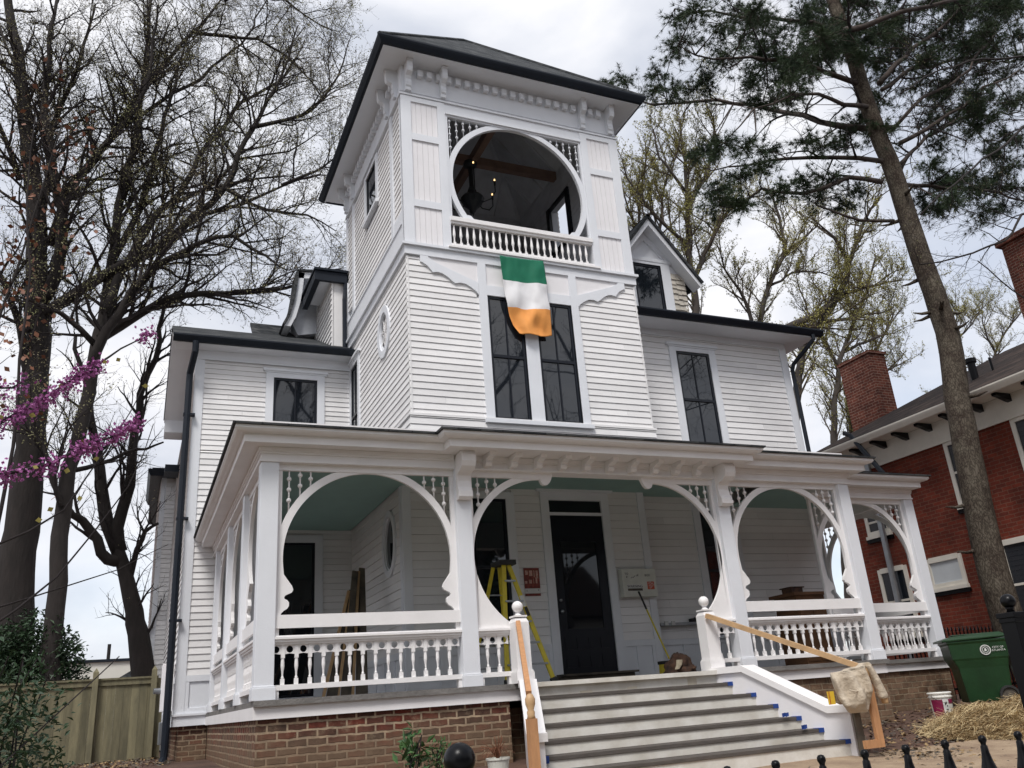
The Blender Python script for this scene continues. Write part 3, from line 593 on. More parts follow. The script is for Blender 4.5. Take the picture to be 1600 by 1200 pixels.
# right wing
m = MB(); slab(m, (TX1, 12.52, 8.64), (13.0, 12.52, 8.64), (13.0, 17, 10.4), (TX1, 17, 10.4), .05); slab(m, (TX1, 21.6, 8.64), (13.0, 21.6, 8.64), (13.0, 17, 10.4), (TX1, 17, 10.4), .05); m.build('wing_roof', 'shingle', H)
m = MB(); m.box(TX1+.03, 12.95, 12.58, 13.12, 8.51, 8.54); m.box(12.45, 12.95, 13.121, 21.5, 8.515, 8.54); m.box(TX1+.03, 12.97, 12.56, 12.579, 8.49, 8.60); m.build('soffit', 'trim', H)
m = MB(); m.pb(RW, TX1, 12.48, 8.38, 8.51, -.02, .037); m.build('frieze', 'trim', H)
m = MB(); gut(m, (TX1, 12.555), (13.06, 12.555), 'f', 8.51, 8.64, .12); m.build('gutter', 'gutter', H)
m = MB(); m.tube([(12.78, 12.5, 8.52), (12.78, 12.5, 8.42), (12.74, 12.6, 8.33), (12.56, 12.98, 8.02), (12.54, 13.03, 7.9), (12.54, 13.03, 5.2)], .045, 8); m.build('downspout', 'gutter', H)
window(H, RW, 9.62, 10.43, 6.0, 8.08, tw=.155, head=.12, cols=2, rows=2)
window(H, LW, 2.19, 3.06, 6.2, 8.14, tw=.15, head=.13, cols=2, rows=1)
m = MB(); clap(m, RW, TX1-.02, 12.32, 5.3, 8.39, [(9.5, 10.55, 5.9, 8.2)], e=.122); m.build('siding', 'siding', H)
m = MB(); clap(m, LW, .86, TX0, 6.56, 8.41, [(2.1, 3.15, 6.1, 8.25)], e=.1045, lip=.02); m.build('siding', 'siding', H)
# dormer
DP = Pl('y', 13.3)
m = MB(); m.prism(DP, [(8.5, 8.9), (10.25, 8.9), (10.25, 9.95), (9.38, 11.08), (8.5, 9.95)], -1.2, -.01); dorm = m.build('dormer', 'trim', H)
m = MB(); slab(m, (9.38, 12.98, 11.20), (9.38, 17, 11.20), (10.56, 17, 9.72), (10.56, 12.98, 9.72), .06); slab(m, (9.38, 12.98, 11.20), (9.38, 17, 11.20), (8.2, 17, 9.72), (8.2, 12.98, 9.72), .06); m.build('dormer_roof', 'shingle', dorm)
m = MB()
for sx in (-1, 1):
    a = [(9.38, 11.12), (9.38+sx*1.16, 9.66), (9.38+sx*1.10, 9.61), (9.38, 10.94)]; m.prism(Pl('y', 13.02), a[::sx], -.28, .0)
    a = [(9.38, 10.90), (9.38+sx*.62, 10.28), (9.38+sx*.48, 10.28), (9.38, 10.72)]; m.prism(DP, a[::sx], -.01, .03)
m.pb(DP, 8.5, 10.0, 10.20, 10.28, -.01, .05); m.pb(DP, 9.70, 9.93, 9.07, 10.2, -.01, .04); m.pb(DP, 8.8, 9.02, 9.07, 10.2, -.01, .04); m.pb(DP, 9.02, 9.7, 10.13, 10.2, -.01, .038); m.pb(DP, 8.7, 9.95, 8.99, 9.07, -.01, .08); m.pb(DP, 9.95, 10.3, 8.93, 9.03, -.01, .03)
m.build('barge_board', 'trim', dorm)
wo = window(H, DP, 9.02, 9.70, 9.08, 10.13, tw=0, head=.004, sill=False, cap=False, cols=1, rows=1)
m = MB(); r_ = random.Random(4)
for i in range(8):
    x = 9.94
    while x < 10.27:
        ww = r_.uniform(.07, .13); z = 9.03+i*.12+r_.uniform(-.02, .02)
        xe = min(x+ww, 10.29)
        if z+.1 < 11.1-(xe-9.38)*1.25: m.add([DP(x, z, .035), DP(xe-.006, z, .035), DP(xe-.006, z+.15, .004), DP(x, z+.15, .004), DP(x, z, .0), DP(xe-.006, z, .0)], [(0, 1, 2, 3), (0, 4, 5, 1)])
        x += ww
m.build('shake_siding', 'shake', dorm)
# rear body seen above the left wing roof
m = MB(); clap(m, Pl('x', 3.42), 16.66, 19.6, 8.9, 10.9, e=.13, lip=.03); m.build('rear_siding', 'siding', H)
m = MB(); m.box(3.45, 5.2, 16.68, 20, 8.8, 10.95); m.build('rear_wall', 'siding', H)
m = MB(); m.box(3.16, 3.85, 16.66, 17.9, 10.62, 10.66); m.build('rear_soffit', 'trim', H)
m = MB(); m.box(3.02, 3.9, 16.55, 16.64, 10.58, 10.80); m.box(3.02, 3.14, 16.641, 18.1, 10.58, 10.80); slab(m, (3.0, 16.5, 10.86), (5, 16.5, 10.86), (5, 18.4, 11.0), (3.0, 18.4, 11.0), .05); m.build('rear_gutter', 'gutter', H)
m = MB(); m.tube([(3.70, 16.60, 10.62), (3.70, 16.60, 10.4), (3.66, 16.52, 10.15), (3.66, 16.50, 8.9)], .05, 8); m.build('downspout', 'gutter', H)
m = MB(); G2 = Pl('y', 18.4); bg = [(2.95, 11.45), (3.7, 11.52), (3.7, 10.2), (2.98, 10.05), (2.86, 10.3), (2.92, 10.8)]
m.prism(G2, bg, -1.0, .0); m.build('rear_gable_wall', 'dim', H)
m = MB(); pts = [(2.62, 10.12), (2.74, 10.38), (2.83, 10.75), (2.88, 11.1), (2.92, 11.55), (3.7, 11.62)]
for a, b in zip(pts[:-1], pts[1:]): m.beamp(G2(a[0], a[1], .08), G2(b[0], b[1], .08), .3, .16, up=(0, 1, 0)) if False else m.prism(G2, [a, b, (b[0]+(.14 if a[0] < 2.9 else 0), b[1]-(.0 if a[0] < 2.9 else .16)), (a[0]+(.14 if a[0] < 2.9 else 0), a[1]-(.0 if a[0] < 2.9 else .16))], -.3, .3)
m.build('rear_barge_board', 'trim', H)
m = MB()
for a, b in zip(pts[:-1], pts[1:]): m.beamp(G2(a[0]-.02, a[1]+.03, 0), G2(b[0]-.02, b[1]+.03, 0), .7, .05, up=(-(b[1]-a[1]), 0, b[0]-a[0]))
slab(m, (1.98, 19.2, 10.62), (3.4, 19.2, 10.62), (3.4, 18.5, 10.0), (1.98, 18.5, 10.0), .05)
m.build('rear_roof', 'shingle', H)
m = MB(); m.prism(Pl('x', 2.05), [(18.6, 10.0), (19.2, 10.5), (19.8, 10.0)], -.05, 0); m.build('small_gable', 'trim', H)
# rear wing on the far left
m = MB(); RP = Pl('y', 24); clap(m, RP, .47, .80, 2.6, 8.0, e=.12); clap(m, Pl('x', .36), 24.1, 28, 2.6, 8, e=.12); m.build('rear_wing_siding', 'siding', H)
m = MB(); m.pb(RP, .36, .48, 1.6, 8.0, -.02, .03); m.build('corner_board', 'trim', H)
m = MB(); m.box(.38, 3, 24.02, 30, 1.2, 8.0); m.build('rear_wing_wall', 'siding', H)
m = MB(); m.box(.12, 3, 23.6, 30, 8.0, 8.1); gut(m, (.1, 23.62), (.8, 23.62), 'f', 7.95, 8.15, .12); gut(m, (.12, 23.6), (.12, 27), 'l', 7.95, 8.15, .12); m.build('rear_wing_eave', 'gutter', H)
m = MB(); m.box(.38, .9, 21.9, 22.5, 7.62, 7.80); m.build('bay_eave', 'gutter', H)
# ================================================================== porch
def sweep(mb, path, prof):
    """path: list of (x,y) of an axis-aligned polyline walked with the outside on its LEFT hand turned... outward normals given per segment"""
    pts, nr = path; k = len(prof); vs = []
    for i, p in enumerate(pts):
        n0 = nr[max(i-1, 0)]; n1 = nr[min(i, len(nr)-1)]
        if n0 == n1: o = n0
        else: o = (n0[0]+n1[0], n0[1]+n1[1])
        for d, z in prof: vs.append((p[0]+o[0]*d, p[1]+o[1]*d, z))
    fs = [(i*k+j, i*k+(j+1) % k, (i+1)*k+(j+1) % k, (i+1)*k+j) for i in range(len(pts)-1) for j in range(k)]
    fs += [tuple(range(k-1, -1, -1)), tuple((len(pts)-1)*k+j for j in range(k))]
    mb.add(vs, fs)
LN, FN, RN = (-1, 0), (0, -1), (1, 0)
pathA = ([(1.0, 16.38), (1.0, 9.77), (3.43, 9.77), (3.43, 9.55), (8.11, 9.55), (8.11, 9.77), (10.47, 9.77), (10.47, 10.9)], [LN, FN, LN, FN, RN, FN, RN])
pathB = ([(10.9, 10.60), (12.60, 10.60), (12.60, 16)], [FN, RN])
pathB2 = ([(10.48, 10.60), (12.60, 10.60), (12.60, 16)], [FN, RN])
m = MB()
for pth in (pathA, pathB2):
    sweep(m, pth, [(-.05, 4.705), (0, 4.705), (0, 4.79), (.012, 4.792), (.012, 4.80), (-.05, 4.80)])
    sweep(m, pth, [(-.05, 4.801), (.05, 4.803), (.09, 4.815), (.115, 4.84), (.115, 4.875), (-.05, 4.875)])
corn = m.build('porch_cornice', 'rail', H)
m = MB()
for pth in (pathA, pathB2): sweep(m, pth, [(-.2, 4.876), (.145, 4.876), (.15, 4.90), (-.2, 4.95)])
m.build('porch_roof_edge', 'shingle', H)
m = MB(); A0 = (.86, 9.63, 4.92)
m.add([(.86, 9.63, 4.9), (.86, 16.38, 4.9), (3.76, 16.38, 5.6), (3.76, 12.19, 5.6), (8.24, 12.19, 5.6), (8.24, 9.63, 4.9), (10.6, 9.63, 4.9), (10.6, 13.09, 5.7), (8.24, 13.09, 5.6), (3.3, 9.42, 4.9), (8.24, 9.42, 4.9), (3.3, 9.63, 4.91), (12.75, 10.46, 4.9), (12.75, 13.09, 5.6), (10.6, 10.46, 4.92)],
      [(0, 1, 2, 3), (0, 3, 4, 5), (5, 6, 7, 8), (9, 10, 5, 11), (14, 12, 13, 7)])
m.build('porch_roof', 'shingle', H, norm=False)
m = MB()   # soffit under the cornice
m.box(1.05, 3.48, 9.82, 9.975, 4.708, 4.73); m.box(3.481, 8.06, 9.60, 9.975, 4.708, 4.73); m.box(8.061, 10.42, 9.82, 9.975, 4.708, 4.73); m.box(1.05, 1.215, 9.976, 16.37, 4.708, 4.73)
m.box(10.29, 12.55, 10.65, 10.795, 4.708, 4.73); m.box(10.27, 10.42, 9.976, 10.6, 4.708, 4.73)
m.build('porch_soffit', 'rail', H)
m = MB()
m.box(1.22, 10.28, 9.98, 10.19, 4.53, 5.04); m.box(1.22, 1.43, 10.191, 16.37, 4.53, 5.04); m.box(10.07, 10.28, 10.191, 10.8, 4.53, 5.04); m.box(10.281, 12.54, 10.80, 11.0, 4.53, 4.9); m.box(12.34, 12.54, 11.001, 13.08, 4.53, 4.9)
for z0, z1, d in ((4.53, 4.555, .02), (4.655, 4.705, .035), (4.63, 4.656, .018)):
    m.box(1.22-d, 3.62, 9.98-d, 9.98, z0, z1); m.box(1.22-d, 1.22, 9.98, 16.37, z0, z1); m.box(3.87, 7.64, 9.98-d, 9.98, z0, z1); m.box(7.89, 10.28+d, 9.98-d, 9.98, z0, z1); m.box(10.29+d, 12.54, 10.80-d, 10.80, z0, z1)
m.build('porch_beam', 'rail', H)
m = MB(); m.box(1.43, 10.07, 10.19, 12.83, 5.042, 5.07); m.box(8.25, 10.07, 12.831, 13.08, 5.042, 5.07); m.box(1.43, 3.74, 12.831, 16.38, 5.042, 5.07); m.box(10.28, 12.34, 11.0, 13.08, 4.88, 4.9); m.build('porch_ceiling', 'ceiling', H)
m = MB()
for k in range(10):
    x = 4.07+k*.3645; pr = [(0, 4.555), (.10, 4.56), (.13, 4.60), (.12, 4.63), (.20, 4.655), (.27, 4.66), (.29, 4.706), (0, 4.706)]
    n = len(pr); m2 = MB(); m2.add([(x-.045, 9.98-d, z) for d, z in pr]+[(x+.045, 9.98-d, z) for d, z in pr], [tuple(range(n)), tuple(range(2*n-1, n-1, -1))]+[(i, (i+1) % n, n+(i+1) % n, n+i) for i in range(n)])
    if k == 0: rb = m2.build('soffit_bracket', 'rail', H)
    else: copyto(rb, H, (k*.3645, 0, 0))
# posts
def post(x0, y0, x1, y1, ztop, zb=1.87):
    m = MB(); m.box(x0, x1, y0, y1, zb+.002, ztop); e = .02
    m.box(x0-e, x1+e, y0-e, y1+e, zb, zb+.13); m.box(x0-e*.5, x1+e*.5, y0-e*.5, y1+e*.5, zb+.13, zb+.15)
    return m
PF = ((1.22, 1.43), (3.63, 3.84), (7.68, 7.89), (10.05, 10.26))
for a, b in PF: post(a, 9.98, b, 10.19, 4.53).build('porch_post', 'trim', H, bevel=.006)
SP = [9.98, 11.62, 13.62, 15.72]
for y in SP[1:]: post(1.22, y, 1.43, y+.21, 4.53).build('porch_post', 'trim', H, bevel=.006)
post(12.33, 10.80, 12.54, 11.01, 4.53).build('porch_post', 'trim', H, bevel=.006)
# scrolled cap brackets on the two middle posts
cp = [(0, 4.12), (.07, 4.12), (.10, 4.15), (.10, 4.22), (.065, 4.28), (.05, 4.36), (.06, 4.43), (.10, 4.455), (.19, 4.47), (.25, 4.51), (.28, 4.57), (.28, 4.66), (.25, 4.706), (0, 4.706)]
for k, x in enumerate((3.735, 7.785)):
    n = len(cp); m = MB(); m.add([(x-.095, 9.98-d, z) for d, z in cp]+[(x+.095, 9.98-d, z) for d, z in cp], [tuple(range(n)), tuple(range(2*n-1, n-1, -1))]+[(i, (i+1) % n, n+(i+1) % n, n+i) for i in range(n)])
    m.build('scroll_bracket', 'rail', H, bevel=.004)
# arch panels
PROF = [(.155, 3.13), (.185, 3.09), (.20, 3.045), (.185, 3.015), (.15, 3.0), (.115, 2.985), (.10, 2.965), (.105, 2.945), (.135, 2.93), (.155, 2.905), (.155, 2.865), (.135, 2.835), (.10, 2.815), (.07, 2.785), (.052, 2.74), (.05, 2.54)]
def arch_panel(P, u0, w, D=(-.115, -.07)):
    m = MB(); d0, d1 = D; c = u0+w/2; ri = w/2-.075; ro = ri+.088; cz = 4.445-ri; st = .05
    m.pb(P, u0, u0+w, 4.45, 4.53, d0, d1+.01)
    m.pb(P, u0, u0+st, 2.54, 4.45, d0, d1); m.pb(P, u0+w-st, u0+w, 2.54, 4.45, d0, d1)
    h = w/2-st; dz = math.sqrt(max(1e-6, ro*ro-h*h)); zA = cz+dz; tA = math.atan2(dz, h)
    # ring above zA
    nn = 40; pin = []; a_in = math.asin(min(1, dz/ri))
    for i in range(nn):
        A = [(tA+(math.pi-2*tA)*t/nn) for t in (i, i+1)]; B = [(a_in+(math.pi-2*a_in)*t/nn) for t in (i, i+1)]
        q = [(c+ri*math.cos(B[0]), cz+ri*math.sin(B[0])), (c+ro*math.cos(A[0]), min(4.449, cz+ro*math.sin(A[0]))), (c+ro*math.cos(A[1]), min(4.449, cz+ro*math.sin(A[1]))), (c+ri*math.cos(B[1]), min(4.447, cz+ri*math.sin(B[1])))]
        m.add([P(u, z, d) for d in (d0, d1) for u, z in q], [(3, 2, 1, 0), (4, 5, 6, 7), (0, 3, 7, 4), (1, 5, 6, 2)])
    for sx in (1, -1):
        inner = []
        t = a_in
        while cz+ri*math.sin(t) > 3.30 and t > -1.2:
            inner.append((w/2-ri*math.cos(t), cz+ri*math.sin(t))); t -= .06
        du = inner[-1][0]
        if cz-3.2 > 0:
            pass
        inner.append((max(.075, .5*(du+.10)), 3.22))
        inner += PROF
        poly = [(st, zA)]+inner if True else 0
        poly = [(st+.0005, zA)]+inner[:-1]+[(st+.0005, 2.54)]
        pp = [(u0+u if sx == 1 else u0+w-u, z) for u, z in poly]
        m.prism(P, pp, d0, d1)
    o = m.build('arch_panel', 'rail', H)
    for sx in (1, -1):
        for k, (dx, off, nb) in enumerate(((.13, .10, 3), (.26, .05, 2), (.385, .09, 1))):
            u = w/2-dx; 
            zr = cz+math.sqrt(max(0, ro*ro-u*u))
            zs = [4.45-off-j*.13 for j in range(nb)]
            zs = [z for z in zs if z > zr+.03]
            uu = u0+dx if sx == 1 else u0+w-dx
            mm = MB(); mm.tube([P(uu, zr-.02, (d0+d1)/2), P(uu, 4.455, (d0+d1)/2)], .010, 6)
            for z in zs: mm.ball(P(uu, z, (d0+d1)/2), .029, 12, 8)
            mm.build('bead_spindle', 'rail', o, True)
    return o
bal = None
def railing(P, u0, w, n, pitch=.15, first=None, beam=True):
    """low balustrade: moulded rail, pierced frieze, turned balusters, upper beam"""
    global bal
    m = MB(); first = first if first is not None else (w-(n-1)*pitch)/2
    m.pb(P, u0, u0+w, 2.47, 2.54, -.14, -.02); m.pb(P, u0, u0+w, 2.50, 2.525, -.02, -.002); m.pb(P, u0, u0+w, 2.445, 2.47, -.125, -.04)
    m.pb(P, u0, u0+w, 1.965, 2.02, -.13, -.03)
    m.pb(P, u0, u0+.06, 1.87, 1.965, -.12, -.04); m.pb(P, u0+w-.06, u0+w, 1.87, 1.965, -.12, -.04)
    # pierced cells
    cells = [u0+first+(k-.5)*pitch for k in range(n+1)]
    for cu in cells:
        a, b = max(u0, cu-pitch/2+.022), min(u0+w, cu+pitch/2-.022)
        if b-a < .03: continue
        r = .038; cz = 2.395; q = []; nn = 16; cc = min(max(cu, a), b) if not (a <= cu <= b) else cu
        z0_, z1_ = 2.335, 2.446
        for i in range(nn):
            t = 2*math.pi*i/nn+math.pi/8; dx, dz = math.cos(t), math.sin(t)
            k = min((b-cc)/dx if dx > 1e-6 else 9, (a-cc)/dx if dx < -1e-6 else 9, (z1_-cz)/dz if dz > 1e-6 else 9, (z0_-cz)/dz if dz < -1e-6 else 9)
            zo = cz+dz*k
            if abs(zo-z0_) < 1e-4: zo = z0_+.016*(1-((cc+dx*k-cc)/((b-a)/2))**2)
            q.append(((cc+dx*min(r, k*.95), cz+dz*min(r, k*.95)), (cc+dx*k, zo)))
        for i in range(nn):
            (p1, p2), (p4, p3) = q[i], q[(i+1) % nn]
            m.add([P(u, z, d) for d in (-.09, -.065) for u, z in (p1, p2, p3, p4)], [(3, 2, 1, 0), (4, 5, 6, 7), (0, 3, 7, 4), (1, 5, 6, 2)])
    o = m.build('porch_railing', 'rail', H)
    if beam: b2 = MB(); b2.pb(P, u0, u0+w, 2.62, 2.765, -.068, -.035); b2.build('rail_beam', 'rail', H)
    for k in range(n):
        u = u0+first+k*pitch
        if bal is None:
            mm = baluster(2.02, 2.446, .021, .065, .145, .042); bal = mm.build('baluster', 'rail', o); bal.location = P(u, 0, -.078)
        else: copyto(bal, o, P(u, 0, -.078))
    return o
PFr = Pl('y', 9.98); PSd = Pl('x', 1.22); PWg = Pl('y', 10.80); PWr = Pl('r', 12.54)
arch_panel(PFr, 1.43, 2.20); arch_panel(PFr, 7.89, 2.16)
arch_panel(PWg, 10.22, 2.11); arch_panel(PWr, 11.01, 2.07)
for k in range(3): arch_panel(PSd, SP[k]+.21, SP[k+1]-SP[k]-.21)
railing(PFr, 1.43, 2.20, 14, first=.10); railing(PFr, 3.84, .44, 2, first=.13, beam=False); railing(PFr, 7.24, .44, 2, first=.15, beam=False); railing(PFr, 7.89, 2.16, 14, pitch=.1475, first=.10)
railing(PWg, 10.28, 2.05, 13); railing(PWr, 11.01, 2.07, 13)
for k in range(3): wd = SP[k+1]-SP[k]-.21; railing(PSd, SP[k]+.21, wd, int(wd/.15))
# middle bay: two swept arms with hooked ends
def mid(sx):
    m = MB(); X = 5.76; c, cz, ri, ro = .88, 3.43, 1.015, 1.103; d0, d1 = -.115, -.07
    P = lambda u, z, d: PFr(X+sx*u, z, d)
    # u measured from centre line outwards; the opening edge (post) is at u = 1.92
    uc = .88; up = 1.92; st = up-.045
    m.pb(P, st, up, 2.54, 4.45, d0, d1)
    h = st-uc; dz = math.sqrt(ro*ro-h*h); tA = math.atan2(dz, h); a_in = math.asin(dz/ri)
    n = 20
    for i in range(n):
        A = [tA+(math.pi/2-tA)*t/n for t in (i, i+1)]; B = [a_in+(math.pi/2+.1-a_in)*t/n for t in (i, i+1)]
        q = [(uc+ri*math.cos(B[0]), cz+ri*math.sin(B[0])), (uc+ro*math.cos(A[0]), min(4.53, cz+ro*math.sin(A[0]))), (uc+ro*math.cos(A[1]), min(4.53, cz+ro*math.sin(A[1]))), (uc+ri*math.cos(B[1]), cz+ri*math.sin(B[1]))]
        m.add([P(u, z, d) for d in (d0, d1) for u, z in q], [(3, 2, 1, 0), (4, 5, 6, 7), (0, 3, 7, 4), (1, 5, 6, 2)])
    m.pb(P, .88, up, 4.45, 4.53, d0, d1+.01)
    hook = [(.885, 4.53), (.70, 4.53), (.705, 4.50), (.72, 4.46), (.745, 4.41), (.785, 4.375), (.83, 4.37), (.865, 4.39), (.885, 4.43), (.93, 4.443), (.98, 4.44), (.885, 4.45)]
    hook = [(.885, 4.53), (.70, 4.53), (.705, 4.50), (.72, 4.46), (.745, 4.41), (.785, 4.375), (.83, 4.37), (.865, 4.39), (.885, 4.43)]
    m.prism(P, hook, d0, d1+.012)
    poly = [(st+.0005, cz+dz)]; t = a_in
    while True:
        u, z = uc+ri*math.cos(t), cz+ri*math.sin(t)
        if z < 2.56: break
        poly.append((u, z)); t -= .06
    poly += [(1.42, 2.54), (st+.0005, 2.54)]
    m.prism(P, poly, d0, d1)
    o = m.build('arch_arm', 'rail', H)
    for dx, off, nb in ((.10, .10, 3), (.23, .05, 2), (.35, .09, 1)):
        u = up-.03-dx; zr = cz+math.sqrt(ro*ro-(u-uc)**2)
        mm = MB(); mm.tube([P(u, zr-.02, -.092), P(u, 4.455, -.092)], .010, 6)
        for j in range(nb):
            z = 4.45-off-j*.13
            if z > zr+.03: mm.ball(P(u, z, -.092), .029, 12, 8)
        mm.build('bead_spindle', 'rail', o, True)
mid(-1); mid(1)
# newel posts
for x in (4.355, 7.145):
    y = 9.93; m = post(x-.095, y-.095, x+.095, y+.095, 2.58, 1.87)
    q = [(x-.095, y-.095, 2.58), (x+.095, y-.095, 2.58), (x+.095, y+.095, 2.58), (x-.095, y+.095, 2.58), (x-.07, y-.07, 2.63), (x+.07, y-.07, 2.63), (x+.07, y+.07, 2.63), (x-.07, y+.07, 2.63)]
    m.add(q, [(0, 1, 5, 4), (1, 2, 6, 5), (2, 3, 7, 6), (3, 0, 4, 7), (4, 5, 6, 7)])
    m.box(x-.085, x+.085, y-.085, y+.085, 2.64, 2.66)
    o = m.build('newel_post', 'rail', H)
    b_ = MB(); b_.lathe((x, y, 2.655), [(.06, 0), (.045, .015), (.028, .03), (.03, .05)], 14); b_.ball((x, y, 2.77), .07, 20, 14); b_.build('ball_finial', 'rail', o, True)
# ---- stairs
ST = thing('stairs_tmp', '', '') if False else None
CX = 5.745
def hw(y): return 1.41+(9.58-y)*.398
NY = [9.58, 9.29, 9.03, 8.77, 8.53, 8.25]; NZ = [1.667, 1.515, 1.368, 1.216, 1.075, .945]
sm = MB()
for k in range(6):
    yb = 9.80 if k == 0 else NY[k-1]+.03
    zb = NZ[k+1]+.045 if k < 5 else .70
    y = NY[k]+.014; a = hw(y)
    sm.add([(CX-a, y, zb), (CX+a, y, zb), (CX+a, y, NZ[k]), (CX-a, y, NZ[k]), (CX-a, y+.03, zb), (CX+a, y+.03, zb), (CX+a, y+.03, NZ[k]), (CX-a, y+.03, NZ[k])], [(0, 1, 2, 3), (7, 6, 5, 4), (0, 3, 7, 4), (1, 5, 6, 2), (3, 2, 6, 7)])
stairs = sm.build('stairs', 'riser', H)
for k in range(6):
    yb = 9.80 if k == 0 else NY[k-1]+.03
    a, b = hw(NY[k]), hw(yb); z0, z1 = NZ[k], NZ[k]+.042; y0 = NY[k]
    t_ = MB(); t_.add([(CX-a, y0, z0), (CX+a, y0, z0), (CX+b, yb, z0), (CX-b, yb, z0), (CX-a, y0, z1), (CX+a, y0, z1), (CX+b, yb, z1), (CX-b, yb, z1)], [(0, 3, 2, 1), (4, 5, 6, 7), (0, 1, 5, 4), (1, 2, 6, 5), (2, 3, 7, 6), (3, 0, 4, 7)])
    t_.build('tread', 'tread', stairs, bevel=.006)
    tp = MB(); tp.box(CX+a-.075, CX+a+.004, y0-.004, y0+.10, z0-.004, z1+.004); tp.build('tape_strip', 'blue', stairs)
tp = MB()
for (x, y, z) in ((7.18, 8.72, NZ[3]+.05), (7.22, 8.50, NZ[4]+.05)):
    for q in range(3):
        r_ = random.Random(q+int(x*100)); p = Vector((x+r_.uniform(-.05, .05), y, z)); tp.add([p, p+Vector((.06, .01, .01)), p+Vector((.07, .02, .05)), p+Vector((.0, .0, .045))], [(0, 1, 2, 3)])
tp.box(CX-hw(8.53)-.0, CX-hw(8.53)+.05, 8.52, 8.56, NZ[4]-.02, NZ[4]+.05)
tp.build('tape_scrap', 'blue', stairs)
for sx in (-1, 1):
    P = lambda u, z, d: (CX+sx*(hw(u)+d), u, z)
    top = [(9.84, 1.815), (9.41, 1.815), (8.43, 1.275), (8.20, 1.275)]
    m = MB(); m.prism(P, top+[(8.20, .62), (9.84, .62)], .002, .15)
    o = m.build('stair_stringer', 'panelw', H)
    c_ = MB()
    for (y0, z0), (y1, z1) in zip(top[:-1], top[1:]):
        e0 = -.04 if y1 == 8.20 else 0
        c_.prism(P, [(y0, z0+.002), (y1+e0, z1+.002), (y1+e0, z1+.082), (y0, z0+.082)], -.035, .185)
    c_.build('stringer_cap', 'rail', o)
# ================================================================== ground
def gz(x, y):
    pts = [(-400, 0), (-1, .0), (1, .15), (2, .35), (8, .76), (10.8, 1.10), (16, 1.14), (60, 1.3), (900, 2)]
    for (a, za), (b, zb) in zip(pts[:-1], pts[1:]):
        if y <= b: z = za+(zb-za)*max(0, (y-a))/(b-a); break
    else: z = pts[-1][1]
    return z
xs = sorted(set([-600, -200, -80, -40, -20]+[i*.5 for i in range(-24, 60)]+[40, 60, 100, 200, 600])); ys = sorted(set([-400, -100, -30, -10]+[i*.4 for i in range(-5, 56)]+[24, 28, 34, 45, 60, 100, 200, 500, 900]))
vs = []; 
for y in ys:
    for x in xs:
        n = mnoise.noise(Vector((x*.9, y*.9, 0)))*.035+mnoise.noise(Vector((x*3, y*3, 4)))*.012 if -12 < x < 30 and -2 < y < 22 else 0
        vs.append((x, y, gz(x, y)+n))
W_ = len(xs); fs = [(j*W_+i, j*W_+i+1, (j+1)*W_+i+1, (j+1)*W_+i) for j in range(len(ys)-1) for i in range(W_-1)]
g = MB(); g.add(vs, fs); o = g.build('ground', 'dirt', None, True); tag(o, 'bare brown soil round the house and yard', None, kind='structure')
for nm_, mt__, x0, x1, y0, y1, lb in (('sidewalk', 'concrete', -60, 60, -3.2, .9, 'unseen pale concrete sidewalk added to bounce light up'), ('lawn', 'lawn', -30, 4.0, 1.6, 7.6, 'dry patchy lawn of the front yard')):  # unseen pale ground, added to bounce light up onto the soffits
    m = MB(); nx, ny = 60, 12; vs = [(x0+(x1-x0)*i/nx, y0+(y1-y0)*j/ny, gz(0, y0+(y1-y0)*j/ny)+.06) for j in range(ny+1) for i in range(nx+1)]
    m.add(vs, [(j*(nx+1)+i, j*(nx+1)+i+1, (j+1)*(nx+1)+i+1, (j+1)*(nx+1)+i) for j in range(ny) for i in range(nx)]); o = m.build(nm_, mt__, None); tag(o, None, None, kind='structure')
# pale sandy path sheet in front of the steps
m = MB(); r_ = random.Random(8); cx_, cy_ = 6.6, 7.0; ring = []
nr = 8; na = 48; vv = [(cx_, cy_)]
for i in range(1, nr+1):
    for j in range(na):
        a = 2*math.pi*j/na; R_ = i/nr*(1+.10*mnoise.noise(Vector((math.cos(a)*2, math.sin(a)*2, 1)))+.05*mnoise.noise(Vector((math.cos(a)*7, math.sin(a)*7, 1))))
        vv.append((cx_+4.0*R_*math.cos(a)+.5*math.sin(a), cy_+1.35*R_*math.sin(a)))
vs = [(x, y, gz(x, y)+mnoise.noise(Vector((x*.9, y*.9, 0)))*.035+.035) for x, y in vv]
fs = [(0, 1+j, 1+(j+1) % na) for j in range(na)]+[(1+(i-1)*na+j, 1+i*na+j, 1+i*na+(j+1) % na, 1+(i-1)*na+(j+1) % na) for i in range(1, nr) for j in range(na)]
m.add(vs, fs); o = m.build('path', 'path', None, True); tag(o, 'pale sandy patch of path at the foot of the steps', None, kind='structure')
